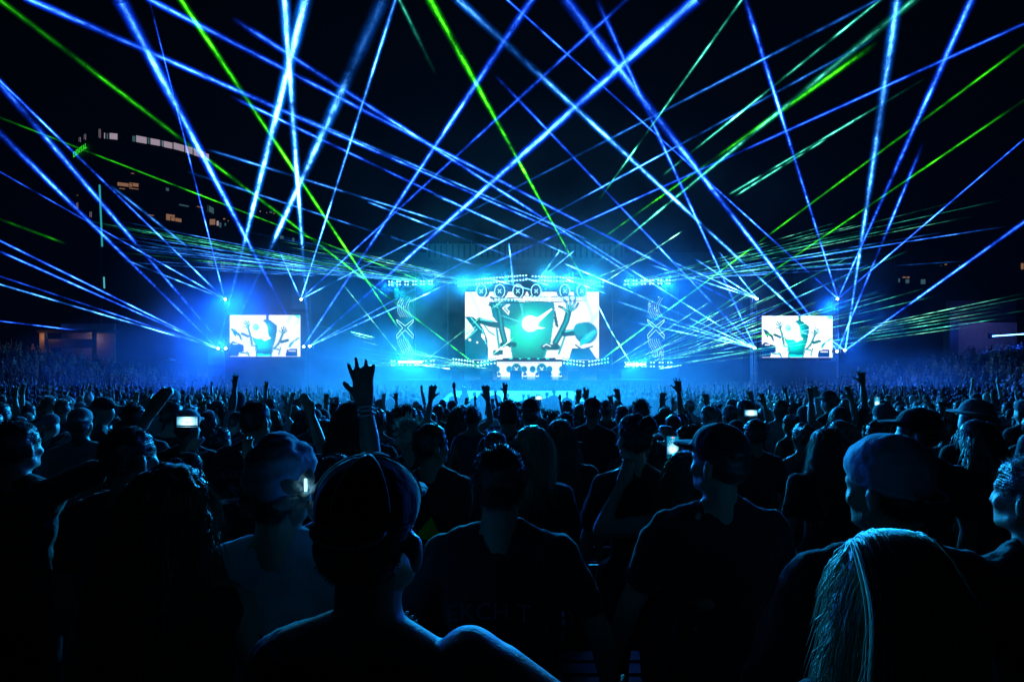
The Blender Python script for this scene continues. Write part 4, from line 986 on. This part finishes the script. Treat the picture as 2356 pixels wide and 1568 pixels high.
hero('bun', 1462, 945, 2.85, 'woman with hair bun and bare forearms in dark tee shirt', hair='bun', turn=.35, nod=-.1, voxel=.011, skin=2, top='tee', width=.86, arms=(((-.3*-1, .15, -1), (.25, .1, -1), (-1, 0, 0), .4, .05), 'hip'))
hero('capman', 1655, 973, 2.0, 'tall man in dark backwards cap and tee shirt, right of centre', hair='cap', turn=.65, voxel=.010, width=1.02, top='tee', arms=('wide', 'down'), cloth=(.02, .02, .024), skin=2)
hero('phone_right', 1574, 1032, 2.6, 'long haired woman holding a phone upright at arm’s length'.replace('’', "'"), hair='long', hairlen=.45, hairc=(.16, .10, .06), voxel=.011, skin=2, top='tank', width=.9,
     arms=(((.85, .5, -.25), (-.45, .10, .9), (.2, 1, .1), .9, .05), ((.1, .8, .2), (-.5, .4, 1), (0, 1, 0), .9, .05)))
hero('wavy', 1905, 978, 3.4, 'spectator with thick wavy shoulder length hair, right of the capped man', hair='long', hairlen=.2, hairc=(.10, .07, .04), voxel=.013, turn=.2, top='tee')
hero('beanie', 2052, 1003, 1.50, 'man in pale tight skull cap and dark jacket, right', hair='beanie', headc=(.38, .46, .66), turn=.5, nod=-.15, voxel=.010, top='hoodie', width=1.15, arms=('wide', 'wide'), skin=2)
hero('backpack', 2112, 937, 3.1, 'man in cap with backpack straps looking left, behind the skull cap', hair='cap', turn=.9, voxel=.014, width=1.1)
hero('edge', 2378, 1035, 1.62, 'spectator at the right edge with lit cheek and ear', hair='short', turn=.2, voxel=.010, hairc=(.06, .04, .03), skin=1, rz=.2)
hero('blonde', 2040, 1216, 1.0, 'spectator with very long straight blonde hair, bottom right', hair='long', hairlen=.5, hairc=(.50, .38, .22), turn=.1, voxel=.010, skin=2, top='hoodie', arms=(((.8, .5, -.7), (.2, .9, -.2), (-1, 0, 0), .4, .05), 'down'))
r0, q0 = HERO['blonde']; hd_ = q0['_hd']; rr = random.Random(5); hs = MB()
def spline(P6, m=4):
    out_ = []
    for i in range(len(P6)-1):
        A_, B_, C_, D_ = P6[max(i-1, 0)], P6[i], P6[i+1], P6[min(i+2, len(P6)-1)]
        for q in range(m):
            t = q/m; out_.append(.5*((2*B_)+(C_-A_)*t+(2*A_-5*B_+4*C_-D_)*t*t+(3*B_-A_-3*C_+D_)*t**3))
    return out_+[P6[-1]]
for cl_ in range(15):          # clumps of long hair falling from the crown over the back
    a = -1+2*cl_/14+rr.uniform(-.05, .05); sw = rr.uniform(-.012, .012)
    P6 = [hd_((.02+a*.055, .060-.02*abs(a), 1.735-.02*a*a)), hd_((-.005+a*.066, -.025, 1.772-.022*a*a)), hd_((-.02+a*.082, -.105, 1.715-.03*a*a)), hd_((-.03+a*.095, -.135, 1.60)),
          Vector((-.045+a*.105+sw, -.165, 1.42)), Vector((-.055+a*.10-sw, -.175, 1.22)), Vector((-.06+a*.10+sw, -.17, 1.02))]
    for q in range(62):
        ox, oy = rr.gauss(0, 1), rr.gauss(0, 1); tw = rr.uniform(-.6, .6)
        pts = [v+Vector((ox*s_, oy*s_*.6, 0)) for v, s_ in zip(P6, (.007, .0075, .009, .008, .0055, .0065, .009))]
        pts[-1] += Vector((0, 0, rr.uniform(-.05, .10))); pts[-2] += Vector((tw*.006, 0, 0))
        S_ = spline(pts); w_ = rr.uniform(.0009, .0019); hs.tube(S_, [w_]*(len(S_)-3)+[w_*.8, w_*.5, w_*.2], 3)
for q in range(26):            # stray hairs
    a = rr.uniform(-1, 1); p0 = hd_((a*.07, -.08, 1.73)); P6 = [p0, p0+Vector((-.05+rr.uniform(-.05, .05), -.05, -.10)), p0+Vector((-.09+rr.uniform(-.06, .06), -.05, -.3)), p0+Vector((-.14+rr.uniform(-.1, .1), -.03, -.5))]
    hs.tube(spline(P6), .0006, 3)
o = hs.build('hair_locks', M['hair'], r0, True); o.color = (.85, .74, .52, 1); o['kind'] = 'stuff'
hero('armsup_left', 40, 960, 2.6, 'spectator at the left edge holding both forearms up to a phone', hair='short', voxel=.013, skin=2, arms=('upbent', ((.6, .6, .35), (.35, .3, .8), (0, 1, 0), .8, .05)), rz=-.05, turn=-.1)
hero('cowboy', 2243, 925, 4.2, 'spectator in a pale cowboy hat at the right', hair='hat', headc=(.35, .36, .36), voxel=.02, turn=1.0)

# phones held up
def phone(x, y, Y, w_, h_, label, tiltx=0.0):
    t = empty('phone', at(x, y, Y)); tag(t, label, 'phone')
    MB().box((0, .005, 0), (w_, .008, h_)).build('case', M['black'], t)
    p = Pic(44, 24, w_/h_) if w_ > h_ else Pic(24, 44, w_/h_)
    p.c[:] = (.0, .16, .3); p.glow((.5, .6), .30, (1.2, 2.2, 2.4), 1.0); r = random.Random(int(x))
    for k in range(9):
        a = math.pi*(k+.5)/9; p.line((.5, .62), (.5+math.cos(a)*.5, .62-math.sin(a)*.6), .018, (.2, .8, 1.0))
    p.poly([(0, .82), (1, .82), (1, 1), (0, 1)], (.0, .04, .08))
    if w_ > h_:
        for v in (.25, .5, .75): p.circle((.94, v), .022, (.9, .8, .9), .01)
    else: p.poly([(.38, .03), (.62, .03), (.62, .07), (.38, .07)], (1.0, .2, .3)); p.circle((.5, .93), .05, (.9, .3, .4), .01)
    o = link('screen', p.mesh('screen', w_*.94, h_*.92), M['led'], t); o.location = (0, -.001, -h_*.46)
    t.rotation_euler = (0, tiltx, 0); return t
phone(431, 970, 3.2, .125, .062, 'phone held sideways overhead at the left, filming the stage')
phone(1548, 1028, 2.9, .062, .120, 'phone held upright right of centre, its screen showing the stage')
phone(1728, 950, 5.6, .13, .065, 'small bright phone screen among the crowd behind the dark cap')
phone(2018, 925, 6.5, .065, .13, 'small phone held up against the blue haze on the right')
phone(1240, 915, 7.5, .11, .06, 'tiny phone glow in the silhouetted row right of centre')

# ---------------------------------------------------------------- rows of standing spectators
kinds = [  # hair, arms, top, words
    ('short', ('down', 'down'), 'tee', 'short haired person in a tee shirt'), ('long', ('down', 'down'), 'tank', 'long haired person in a tank top'),
    ('cap', ('down', 'down'), 'tee', 'person in a peaked cap'), ('capback', ('down', 'hip'), 'tee', 'person in a backwards cap'),
    ('short', ('down', 'upbent'), 'tee', 'person with one arm half raised'), ('long', ('upbent', 'upbent'), 'tank', 'long haired person with both arms half raised'),
    ('short', ('down', 'up'), 'tee', 'person with one arm stretched overhead'), ('bun', ('down', 'down'), 'tank', 'person with a hair bun'),
    ('hat', ('down', 'down'), 'tee', 'person in a brimmed hat'), ('short', ('forward', 'phone'), 'hoodie', 'person in a hooded top holding hands forward'),
    ('fuzzy', ('down', 'down'), 'tee', 'person with bushy hair'), ('long', ('down', 'high'), 'tee', 'long haired person with one hand high'),
    ('hood', ('down', 'down'), 'hoodie', 'person with the hood up'), ('short', ('fist', 'down'), 'tank', 'person raising a fist')]
protos = []
for k, (h, a, t, wds) in enumerate(kinds):
    up_ = any(q in ('up', 'upbent', 'high', 'fist') for q in a)
    protos.append(figure(arms=a, hair=h, top=t, voxel=.011 if up_ else .026, fat=1.35 if up_ else 1.7, seed=k, turn=(.0, .15, -.2, .1, 0, .0, .1, -.15, .2, 0, -.1, 0, .0, .1)[k], nod=-.05*(k % 3), width=(.96, .86, 1.0)[k % 3], hairlen=.35))
rc = random.Random(21)
taken = [(r.location.x, r.location.y, .26) for r, _ in HERO.values()]
def free(x, y, d=.41):
    return all((x-a)**2+((y-b)*1.0)**2 > max(d, c)**2 for a, b, c in taken)
ncrowd = 0
def zone_of(x, y):
    u = x/y*FOC+1178; 
    if u < 520: s = 'left'
    elif u < 1000: s = 'left of centre'
    elif u < 1400: s = 'centre'
    elif u < 1850: s = 'right of centre'
    else: s = 'right'
    return s, ('front rows' if y < 6.5 else 'middle rows' if y < 10 else 'silhouetted back row')
pal = {}
plural = ['short haired people in tees', 'long haired people in tank tops', 'people in peaked caps', 'people in backwards caps', 'people half raising an arm', 'long haired people half raising arms',
          'people stretching an arm overhead', 'people with hair buns', 'people in brimmed hats', 'people in hooded tops', 'bushy haired people', 'long haired people waving high', 'people with hoods up', 'people raising a fist']
SPEC = []
def spectator(k, x, y, rz, h, cl, sk_, hr, yard=None):
    global ncrowd
    root = empty('person', (x, y, ground(x, y)), rz); root.scale = (h/1.77,)*3
    dress(root, protos[k], sk_, cl, hr); a, b = zone_of(x, y)
    lab = 'dark %s in the %s, %s' % (kinds[k][3], b, 'at the '+a if a in ('left', 'right', 'centre') else a)
    if yard: lab = yard % kinds[k][3]
    SPEC.append((root, k, yard or (b + ', ' + ('at the '+a if a in ('left', 'right', 'centre') else a)), bool(yard)))
    tag(root, lab, 'person', 'spectators in the '+b if not yard else yard.replace('dark %s', 'spectators')); taken.append((x, y, .4)); ncrowd += 1
# people whose raised arms or heads break the line against the bright fog
for (x, top, y, k) in ((722, 940, 10.2, 4), (890, 942, 10.5, 11), (1128, 928, 9.5, 6), (1310, 945, 8.0, 6), (1385, 930, 8.6, 5), (1530, 935, 7.0, 11), (1572, 940, 8.2, 5), (1640, 930, 8.0, 2), (1700, 935, 8.4, 4),
                       (1795, 915, 7.0, 0), (1950, 915, 7.5, 11), (1985, 926, 8.2, 9), (960, 938, 7.6, 0), (1000, 942, 9.5, 8), (1050, 940, 8.2, 2), (1085, 940, 7.8, 0), (1335, 926, 7.4, 1), (1395, 918, 7.6, 0),
                       (1450, 934, 8.0, 10), (780, 945, 8.8, 5), (850, 940, 9.0, 7), (1180, 940, 8.0, 0), (1260, 942, 8.8, 0), (1480, 925, 8.6, 8), (1760, 935, 8.6, 1), (1870, 925, 8.5, 1), (2030, 920, 7.4, 3)):
    p = at(x, top, y); spectator(k, p.x, y, rc.uniform(-.4, .4), p.z-ground(p.x, y), rc.choice(CL), rc.choice(SK), rc.choice(HR))
tries = 0
while ncrowd < 282 and tries < 60000:
    tries += 1
    y = 3.4+(11.6-3.4)*rc.random()**.74; x = rc.uniform(-1, 1)*(y*.93+.3)
    if not free(x, y): continue
    u = x/y*FOC+1178
    if y < 4.6 and 1230 < u < 1440: continue           # the gap where the empty benches show
    if y < 4.1 and rc.random() < .6: continue
    k = rc.choice((0, 0, 0, 1, 1, 2, 2, 3, 7, 8, 9, 10, 10, 1, 12, 0, 3, 7, rc.choice((4, 5, 6, 11, 13)), rc.choice((4, 5, 13)))) if y > 6 else rc.choice((0, 0, 1, 2, 3, 7, 10, 0, 1, 7))
    h = min(1.95, max(1.5, rc.gauss(1.69, .10)))
    topy = 784+(EYE-ground(x, y)-h)/y*FOC
    spectator(k, x, y, rc.gauss(0, .35) - x*.02, h, rc.choice(CL), rc.choice(SK), rc.choice(HR))
# people standing before the white platform
for (x, top, y, k) in ((1045, 896, 27, 0), (1068, 888, 27.5, 1), (1092, 900, 27, 4), (1112, 890, 27.4, 0), (1168, 903, 27.2, 2), (1204, 905, 27, 7), (1216, 905, 27.6, 0), (1236, 904, 27, 1), (1258, 901, 27.3, 10), (1275, 893, 26.6, 0), (1305, 900, 27.4, 3), (1326, 904, 27, 1), (1140, 893, 27.6, 8)):
    p = at(x, top, y); spectator(k, p.x, y, rc.uniform(-.8, .8), p.z-ground(p.x, y), rc.choice(CL), rc.choice(SK), rc.choice(HR), 'dark %s standing against the white platform')
spectator(0, at(1222, 0, 64.6).x, 64.6, math.pi, 1.75+0, CL[1], SK[0], HR[0], 'DJ, %s behind the booth')
dj_p = [o for o in C.objects if o.name.startswith('person') and o.parent is None and abs(o.location.y-64.6) < .01][0]
dj_p.location.z = zt; tag(dj_p, 'DJ standing behind the white fronted booth, facing the crowd', 'person'); del dj_p['group']

# the far crowd that reads as one mass, down to the stage and up both banks
def simple(seed, arm):
    b = MB(); r = random.Random(seed)
    b.ell((0, 0, 1.62), (.085, .1, .12), 8, 6); b.bar((0, 0, 1.48), (0, 0, 1.3), .06, .17, 5)
    b.bar((0, 0, 1.42), (0, 0, .85), .19, .15, 6); b.bar((0, 0, .9), (0, 0, .0), .14, .09, 5, False)
    for s in (-1, 1):
        up = arm if s > 0 else arm == 2
        S = Vector((s*.18, 0, 1.38)); E = S+Vector((s*.10, .1, .26 if up else -.27)); W_ = E+(Vector((-s*.05, .05, .3)) if up else Vector((-s*.02, .12, -.24)))
        b.bar(S, E, .05, .04, 4); b.bar(E, W_, .04, .03, 4)
        if up: b.ell(W_+Vector((0, 0, .06)), (.04, .02, .08), 4, 3)
    return np.array([tuple(p) for p in b.v]), b.f
sims = [simple(i, (0, 0, 1, 0, 2, 1)[i]) for i in range(6)]
def far_crowd(name, cells, label):
    V = []; F = []; colr = []; base = 0
    for (x, y) in cells:
        v, f = sims[rc.choice((0, 0, 1, 3, 3, 1, 0, 3, 1, 2, 4, 5))]; a = rc.gauss(0, .5); k = rc.gauss(.97, .05); cs, sn = math.cos(a)*k, math.sin(a)*k
        V.append(np.stack([v[:, 0]*cs-v[:, 1]*sn+x, v[:, 0]*sn+v[:, 1]*cs+y, v[:, 2]*k+ground(x, y)], 1))
        F += [tuple(i+base for i in q) for q in f]; base += len(v); c = rc.choice(CL+SK); colr.append(np.tile([*c, 1], (len(v), 1)))
    me = bpy.data.meshes.new(name); me.from_pydata(np.concatenate(V).tolist(), [], F); me.shade_smooth()
    me.attributes.new('tint', 'FLOAT_COLOR', 'POINT').data.foreach_set('color', np.concatenate(colr).ravel())
    o = link(name, me, M['crowd']); tag(o, label, 'crowd', kind='stuff'); return o
m, N, Lk = new_mat('crowd'); b_ = N.new('ShaderNodeBsdfPrincipled'); b_.inputs['Roughness'].default_value = .6
a_ = N.new('ShaderNodeAttribute'); a_.attribute_name = 'tint'; Lk.new(a_.outputs['Color'], b_.inputs['Base Color']); out(N, Lk, b_.outputs[0]); M['crowd'] = m
cl, cr_, cc = [], [], []
y = 11.8
while y < 58.5:
    lim = min(52, y*.93+2); x = -lim
    while x < lim:
        u = x/y*FOC+1178; px, py = x+rc.uniform(-.3, .3), y+rc.uniform(-.3, .3)
        if -8.2-(y-14)*.05 < px < 8.6 and 13.2 < y < 28: pass          # open ground filled with fog
        elif abs(px) < 4.3 and 28 <= y < 38: pass               # round the white platform
        elif rc.random() < .14: pass
        else: (cc if abs(px) < 12 else cl if px < 0 else cr_).append((px, py))
        x += rc.uniform(.6, 1.15)*(1 if y < 35 else 1.15)
    y += .85 if y < 35 else 1.0
far_crowd('crowd', cc, 'dense crowd packed between the white platform and the stage')
far_crowd('crowd', cl, 'dense crowd climbing the bank left of the stage')
far_crowd('crowd', cr_, 'dense crowd climbing the bank right of the stage')

# empty benches in the gap between the spectators
bn = None
for k, (x, y, lab) in enumerate(((1335, 2.95, 'nearest empty metal bench in the dark gap right of centre'), (1330, 3.7, 'middle empty metal bench in the dark gap right of centre'), (1350, 4.5, 'farthest empty metal bench in the dark gap right of centre'))):
    if k == 0:
        bn = empty('bench')
        for z in (.70, .80, .90): MB().box((0, .18, z), (1.1, .018, .05)).build('back_slat', M['steel'], bn)
        for yy in (-.12, 0, .12): MB().box((0, yy, .45), (1.1, .09, .02)).build('seat_slat', M['steel'], bn)
        for sx in (-.48, .48): MB().bar((sx, -.12, 0), (sx, -.12, .44), .018).bar((sx, .19, 0), (sx, .19, .93), .018).bar((sx, -.12, .43), (sx, .19, .43), .018).build('leg_frame', M['steel'], bn)
        o = bn
    else: o = copy_tree(bn)
    X = at(x, 0, y).x; o.location = (X, y, ground(X, y)); tag(o, lab, 'bench', 'empty benches in the dark gap')

# ---------------------------------------------------------------- the hotel and other buildings behind
M['winw'] = emit('lit_window', (.62, .50, .62), .5); M['warm'] = emit('warm_window', (1.0, .5, .28), .22); M['coolw'] = emit('cool_window', (.2, .5, .6), .16); M['sign'] = emit('green_sign', (.03, .7, .02), 1.0)
def arc_building(name, plan, ztop, label):
    t = empty(name, (plan[0][0], plan[0][1], 0)); b = Vector((plan[0][0], plan[0][1], 0)); back = [(x*1.12, y+45) for x, y in plan]
    pts = plan+back[::-1]; MB().prism(pts, 0, ztop, lambda u, v, d: (u-b.x, v-b.y, d)).build('wall', M['concrete'], t); tag(t, label, 'building'); return t, b
def pl(x, Y): p = at(x, 0, Y); return (p.x, p.y)
plan = [pl(176, 154), pl(205, 150), pl(235, 148), pl(270, 149), pl(320, 151.5), pl(360, 154), pl(400, 157), pl(440, 161), pl(482, 166), pl(520, 178)]
hotel, hb = arc_building('hotel_tower', plan, 63.5, 'dark curved hotel tower with a ring of lit windows at its crown')
def on_plan(x):
    for i in range(len(plan)-1):
        (x0, y0), (x1, y1) = plan[i], plan[i+1]; u0, u1 = x0/y0*FOC+1178, x1/y1*FOC+1178
        if u0 <= x <= u1:
            # ray against segment
            k = (x-1178)/FOC; t = (k*y0-x0)/((x1-x0)-k*(y1-y0)); return Vector((x0+(x1-x0)*t, y0+(y1-y0)*t, 0)), math.atan2(y1-y0, x1-x0)
    return Vector((*plan[-1], 0)), 0
def window(root, b, x0, x1, y0, y1, mat, off=.12, depth=.25, onp=None):
    p, a = onp((x0+x1)/2); s = p.y/FOC; wz = EYE-((y0+y1)/2-784)*s; wd, hg = (x1-x0)*s/max(.35, math.cos(a)), (y1-y0)*s
    nrm = Vector((math.sin(a), -math.cos(a), 0)); o = MB().box((0, 0, 0), (wd, depth, hg)).build('window', M[mat], root)
    o.location = p+nrm*off-b+Vector((0, 0, wz)); o.rotation_euler = (0, 0, a)
    fr_ = MB()
    for s_ in (-1, 1): fr_.box((s_*wd/2, -.08, 0), (.12, .2, hg+.2))
    fr_.box((0, -.08, hg/2), (wd, .2, .12)).box((0, -.08, -hg/2), (wd, .2, .12)); fr_.build('frame', M['black'], o)
for (x0, x1, y0, y1, mt) in ((183, 186, 316, 327, 'winw'), (195, 198, 309, 322, 'winw'), (229, 232, 297, 318, 'winw'), (240, 243, 306, 320, 'winw'), (246, 250, 307, 321, 'coolw'), (254, 270, 307, 322, 'winw'), (305, 311, 313, 327, 'coolw'),
                             (317, 334, 314, 330, 'winw'), (339, 344, 317, 332, 'coolw'), (348, 364, 320, 335, 'winw'), (369, 374, 323, 337, 'coolw'), (377, 392, 326, 341, 'winw'), (404, 418, 331, 347, 'winw'), (428, 439, 337, 354, 'winw'),
                             (447, 456, 343, 360, 'winw'), (461, 468, 348, 365, 'winw'), (472, 477, 353, 370, 'winw'), (275, 300, 421, 430, 'warm'), (300, 316, 421, 430, 'warm'), (276, 286, 433, 436, 'warm'), (300, 316, 433, 436, 'warm'),
                             (302, 308, 398, 401, 'warm'), (177, 180, 448, 451, 'warm'), (177, 180, 466, 480, 'winw'), (208, 211, 487, 500, 'winw'), (382, 387, 432, 440, 'coolw'),
                             (416, 428, 471, 475, 'coolw'), (385, 398, 493, 508, 'warm'), (398, 411, 501, 510, 'warm'), (343, 352, 494, 497, 'warm'), (455, 462, 475, 478, 'warm'), (460, 463, 446, 448, 'warm'),
                             (479, 489, 475, 490, 'coolw')):
    window(hotel, hb, x0, x1, y0, y1, mt, onp=on_plan)
p, a = on_plan(190); s_ = p.y/FOC
sg = text(hotel, 'DENTAL', (0, 0, 0), 2.1, (1, 1, 1), strength=M['sign'], name='sign'); sg.location = p-hb+Vector((math.sin(a), -math.cos(a), 0))*.6+Vector((0, 0, EYE-(353-784)*s_)); sg.rotation_euler = (R_(90), R_(-8), a)
plan = [pl(478, 150), pl(560, 150), pl(720, 158), pl(900, 170)]
annex, ab = arc_building('hotel_annex', plan, 38, 'lower dark hotel wing with scattered lit rooms, right of the tower')
for (x0, x1, y0, y1, mt) in ((483, 497, 504, 518, 'warm'), (499, 505, 508, 520, 'winw'), (505, 511, 512, 524, 'coolw'), (514, 520, 502, 506, 'warm'), (517, 522, 513, 520, 'coolw'), (524, 528, 507, 510, 'warm'), (597, 600, 485, 488, 'winw'), (612, 615, 488, 491, 'warm'), (620, 626, 486, 491, 'coolw'),
                             (628, 632, 490, 493, 'warm'), (644, 652, 542, 550, 'coolw'), (672, 677, 547, 556, 'coolw'), (480, 492, 599, 612, 'coolw'), (508, 520, 601, 618, 'coolw'), (524, 536, 602, 612, 'coolw'), (548, 556, 604, 618, 'coolw'), (560, 566, 606, 618, 'coolw')):
    window(annex, ab, x0, x1, y0, y1, mt, onp=on_plan)
plan = [pl(1930, 150), pl(2060, 150), pl(2200, 146), pl(2400, 140)]
office, ob = arc_building('office_block', plan, 34, 'dark block with a few small lights at the far right')
for (x0, x1, y0, y1, mt) in ((2076, 2083, 636, 640, 'warm'), (2085, 2092, 636, 640, 'warm'), (2066, 2070, 640, 650, 'coolw'), (2083, 2091, 642, 652, 'coolw'), (2118, 2128, 642, 654, 'coolw'), (2172, 2178, 607, 610, 'warm'), (2162, 2166, 610, 612, 'coolw'), (2348, 2354, 605, 620, 'warm'), (2205, 2208, 610, 612, 'winw')):
    window(office, ob, x0, x1, y0, y1, mt, onp=on_plan)
# light masts
lm = empty('light_mast', (at(232, 0, 80).x, 80, 0)); tag(lm, 'tall mast with a long thin cyan light tube before the hotel', 'light mast')
a0, a1 = at(229, 425, 80)-lm.location, at(235, 567, 80)-lm.location
MB().bar(a0, a1, .11, .11, 6).build('light_tube', emit('cyan_tube', (.02, .35, .42), .9), lm)
b0, b1 = at(239, 637, 80)-lm.location, at(240, 663, 80)-lm.location
MB().bar(b0, b1, .09, .09, 6).build('lower_tube', emit('cyan_tube', (.1, .5, .6), .9), lm)
MB().bar((a0.x+.1, .2, 0), (a0.x+.05, .2, a0.z), .16, .1, 8).build('mast', M['black'], lm)
# lit kiosk on the left
kz = ground(at(160, 0, 58).x, 58); kx0, kx1 = at(98, 0, 58).x, at(226, 0, 58).x; kt = at(0, 762, 58).z
ks = empty('kiosk', ((kx0+kx1)/2, 58, kz)); tag(ks, 'small kiosk with a warm lit counter wall behind the left bank', 'kiosk')
kw = kx1-kx0
M['plaster'] = surf('plaster', (.32, .24, .21), .8, 3, .3)
MB().box((0, 2.5, 2.2), (kw, .2, 4.6)).build('back_wall', M['plaster'], ks); MB().box((0, 1.2, kt-kz), (kw+.4, 3.4, .3)).build('roof', M['black'], ks)
MB().box((0, 0, (at(0, 790, 58).z-kz)+.0), (kw-.8, .12, .9)).build('shutter_box', M['black'], ks)
for sx in (-kw/2+.25, kw/2-.25): MB().box((sx, -.2, (kt-kz)/2), (.5 if sx < 0 else .2, .4, kt-kz-.2)).build('pillar', M['plaster'] if sx < 0 else M['black'], ks)
lamp('light', (ks.location.x-kw/2+.4, 57.0, kt-.6), 16, (1, .45, .15), .1); lamp('light', (ks.location.x+.8, 59.6, kt-.8), 14, (.9, .65, .7), .1)
# courtyard wall on the right with people passing
cx0, cx1 = at(2256, 0, 56).x, at(2420, 0, 56).x
cw = empty('courtyard_wall', ((cx0+cx1)/2, 60, 0)); g_ = ground(cx0+3, 58); tag(cw, 'pinkish lit plaza wall and dark gate post behind the right bank', 'wall')
MB().box((0, 0, g_+2.0), (cx1-cx0, .3, 4.0)).build('wall', M['plaster'], cw); MB().box((-(cx1-cx0)/2-.3, -.6, g_+2.6), (.9, .9, 5.4)).build('gate_post', M['black'], cw)
MB().box((0, .2, g_+5.2), (cx1-cx0, .5, 2.2)).build('lintel', M['black'], cw)
lamp('light', ((cx0+cx1)/2-1, 57, g_+4.4), 28, (.8, .55, .75), .15)
lt = empty('light_tube', at(2318, 771, 55)); tag(lt, 'bright blue light tube at the right edge above the plaza wall', 'light tube')
MB().bar(at(2281, 773, 55)-lt.location, at(2400, 765, 55)-lt.location, .045, .045, 6).build('tube', emit('blue_tube', (.1, .4, 1.0), 14), lt); MB().box(at(2278, 772, 55)-lt.location, (.25, .2, .5)).build('bracket', M['black'], lt)
lamp('light', at(2330, 765, 54.6), 500, BL, .3)
for (x, top, y, k) in ((2290, 800, 52, 0), (2318, 812, 50, 10), (2342, 808, 51, 1)):
    p = at(x, top, y); spectator(k, p.x, y, rc.uniform(-.8, .8), 1.72, CL[0], SK[1], HR[0], 'dark %s passing before the lit plaza wall')
# every spectator's own words: alike ones in one part of the crowd are told apart by their order from the left
byk = {}
for r, k, z, y_ in SPEC:
    if r is not dj_p: byk.setdefault((k, z, y_), []).append(r)
for (k, z, y_), l in byk.items():
    l.sort(key=lambda r: r.location.x/r.location.y); n = len(l)
    for i, r in enumerate(l):
        where = (z.replace('dark %s ', '') if y_ else 'in the '+z)
        if n == 1: r['label'] = 'dark '+kinds[k][3]+' '+where
        else: r['label'] = (ORD[i]+' from left' if i < n-1 else 'rightmost')+' of the '+plural[k]+' '+where
        w_ = r['label'].split()
        if len(w_) > 16: r['label'] = ' '.join(q for q in w_ if q not in ('the', 'haired'))
# extra small things in the crowd
ub = empty('umbrella', at(390, 826, 40)); tag(ub, 'small pale umbrella held open above the left bank crowd', 'umbrella')
u_ = MB(); n = 8
u_.v = [(0, 0, .12)]+[(math.cos(2*math.pi*k/n)*.42, math.sin(2*math.pi*k/n)*.42, -.08) for k in range(n)]+[(0, 0, .10)]+[(math.cos(2*math.pi*k/n)*.41, math.sin(2*math.pi*k/n)*.41, -.10) for k in range(n)]
u_.f = [(0, 1+k, 1+(k+1) % n) for k in range(n)]+[(n+1, n+2+(k+1) % n, n+2+k) for k in range(n)]; u_.build('canopy', M['white'], ub)
MB().bar((0, 0, .1), (0, 0, -.9), .012).build('pole', M['steel'], ub)
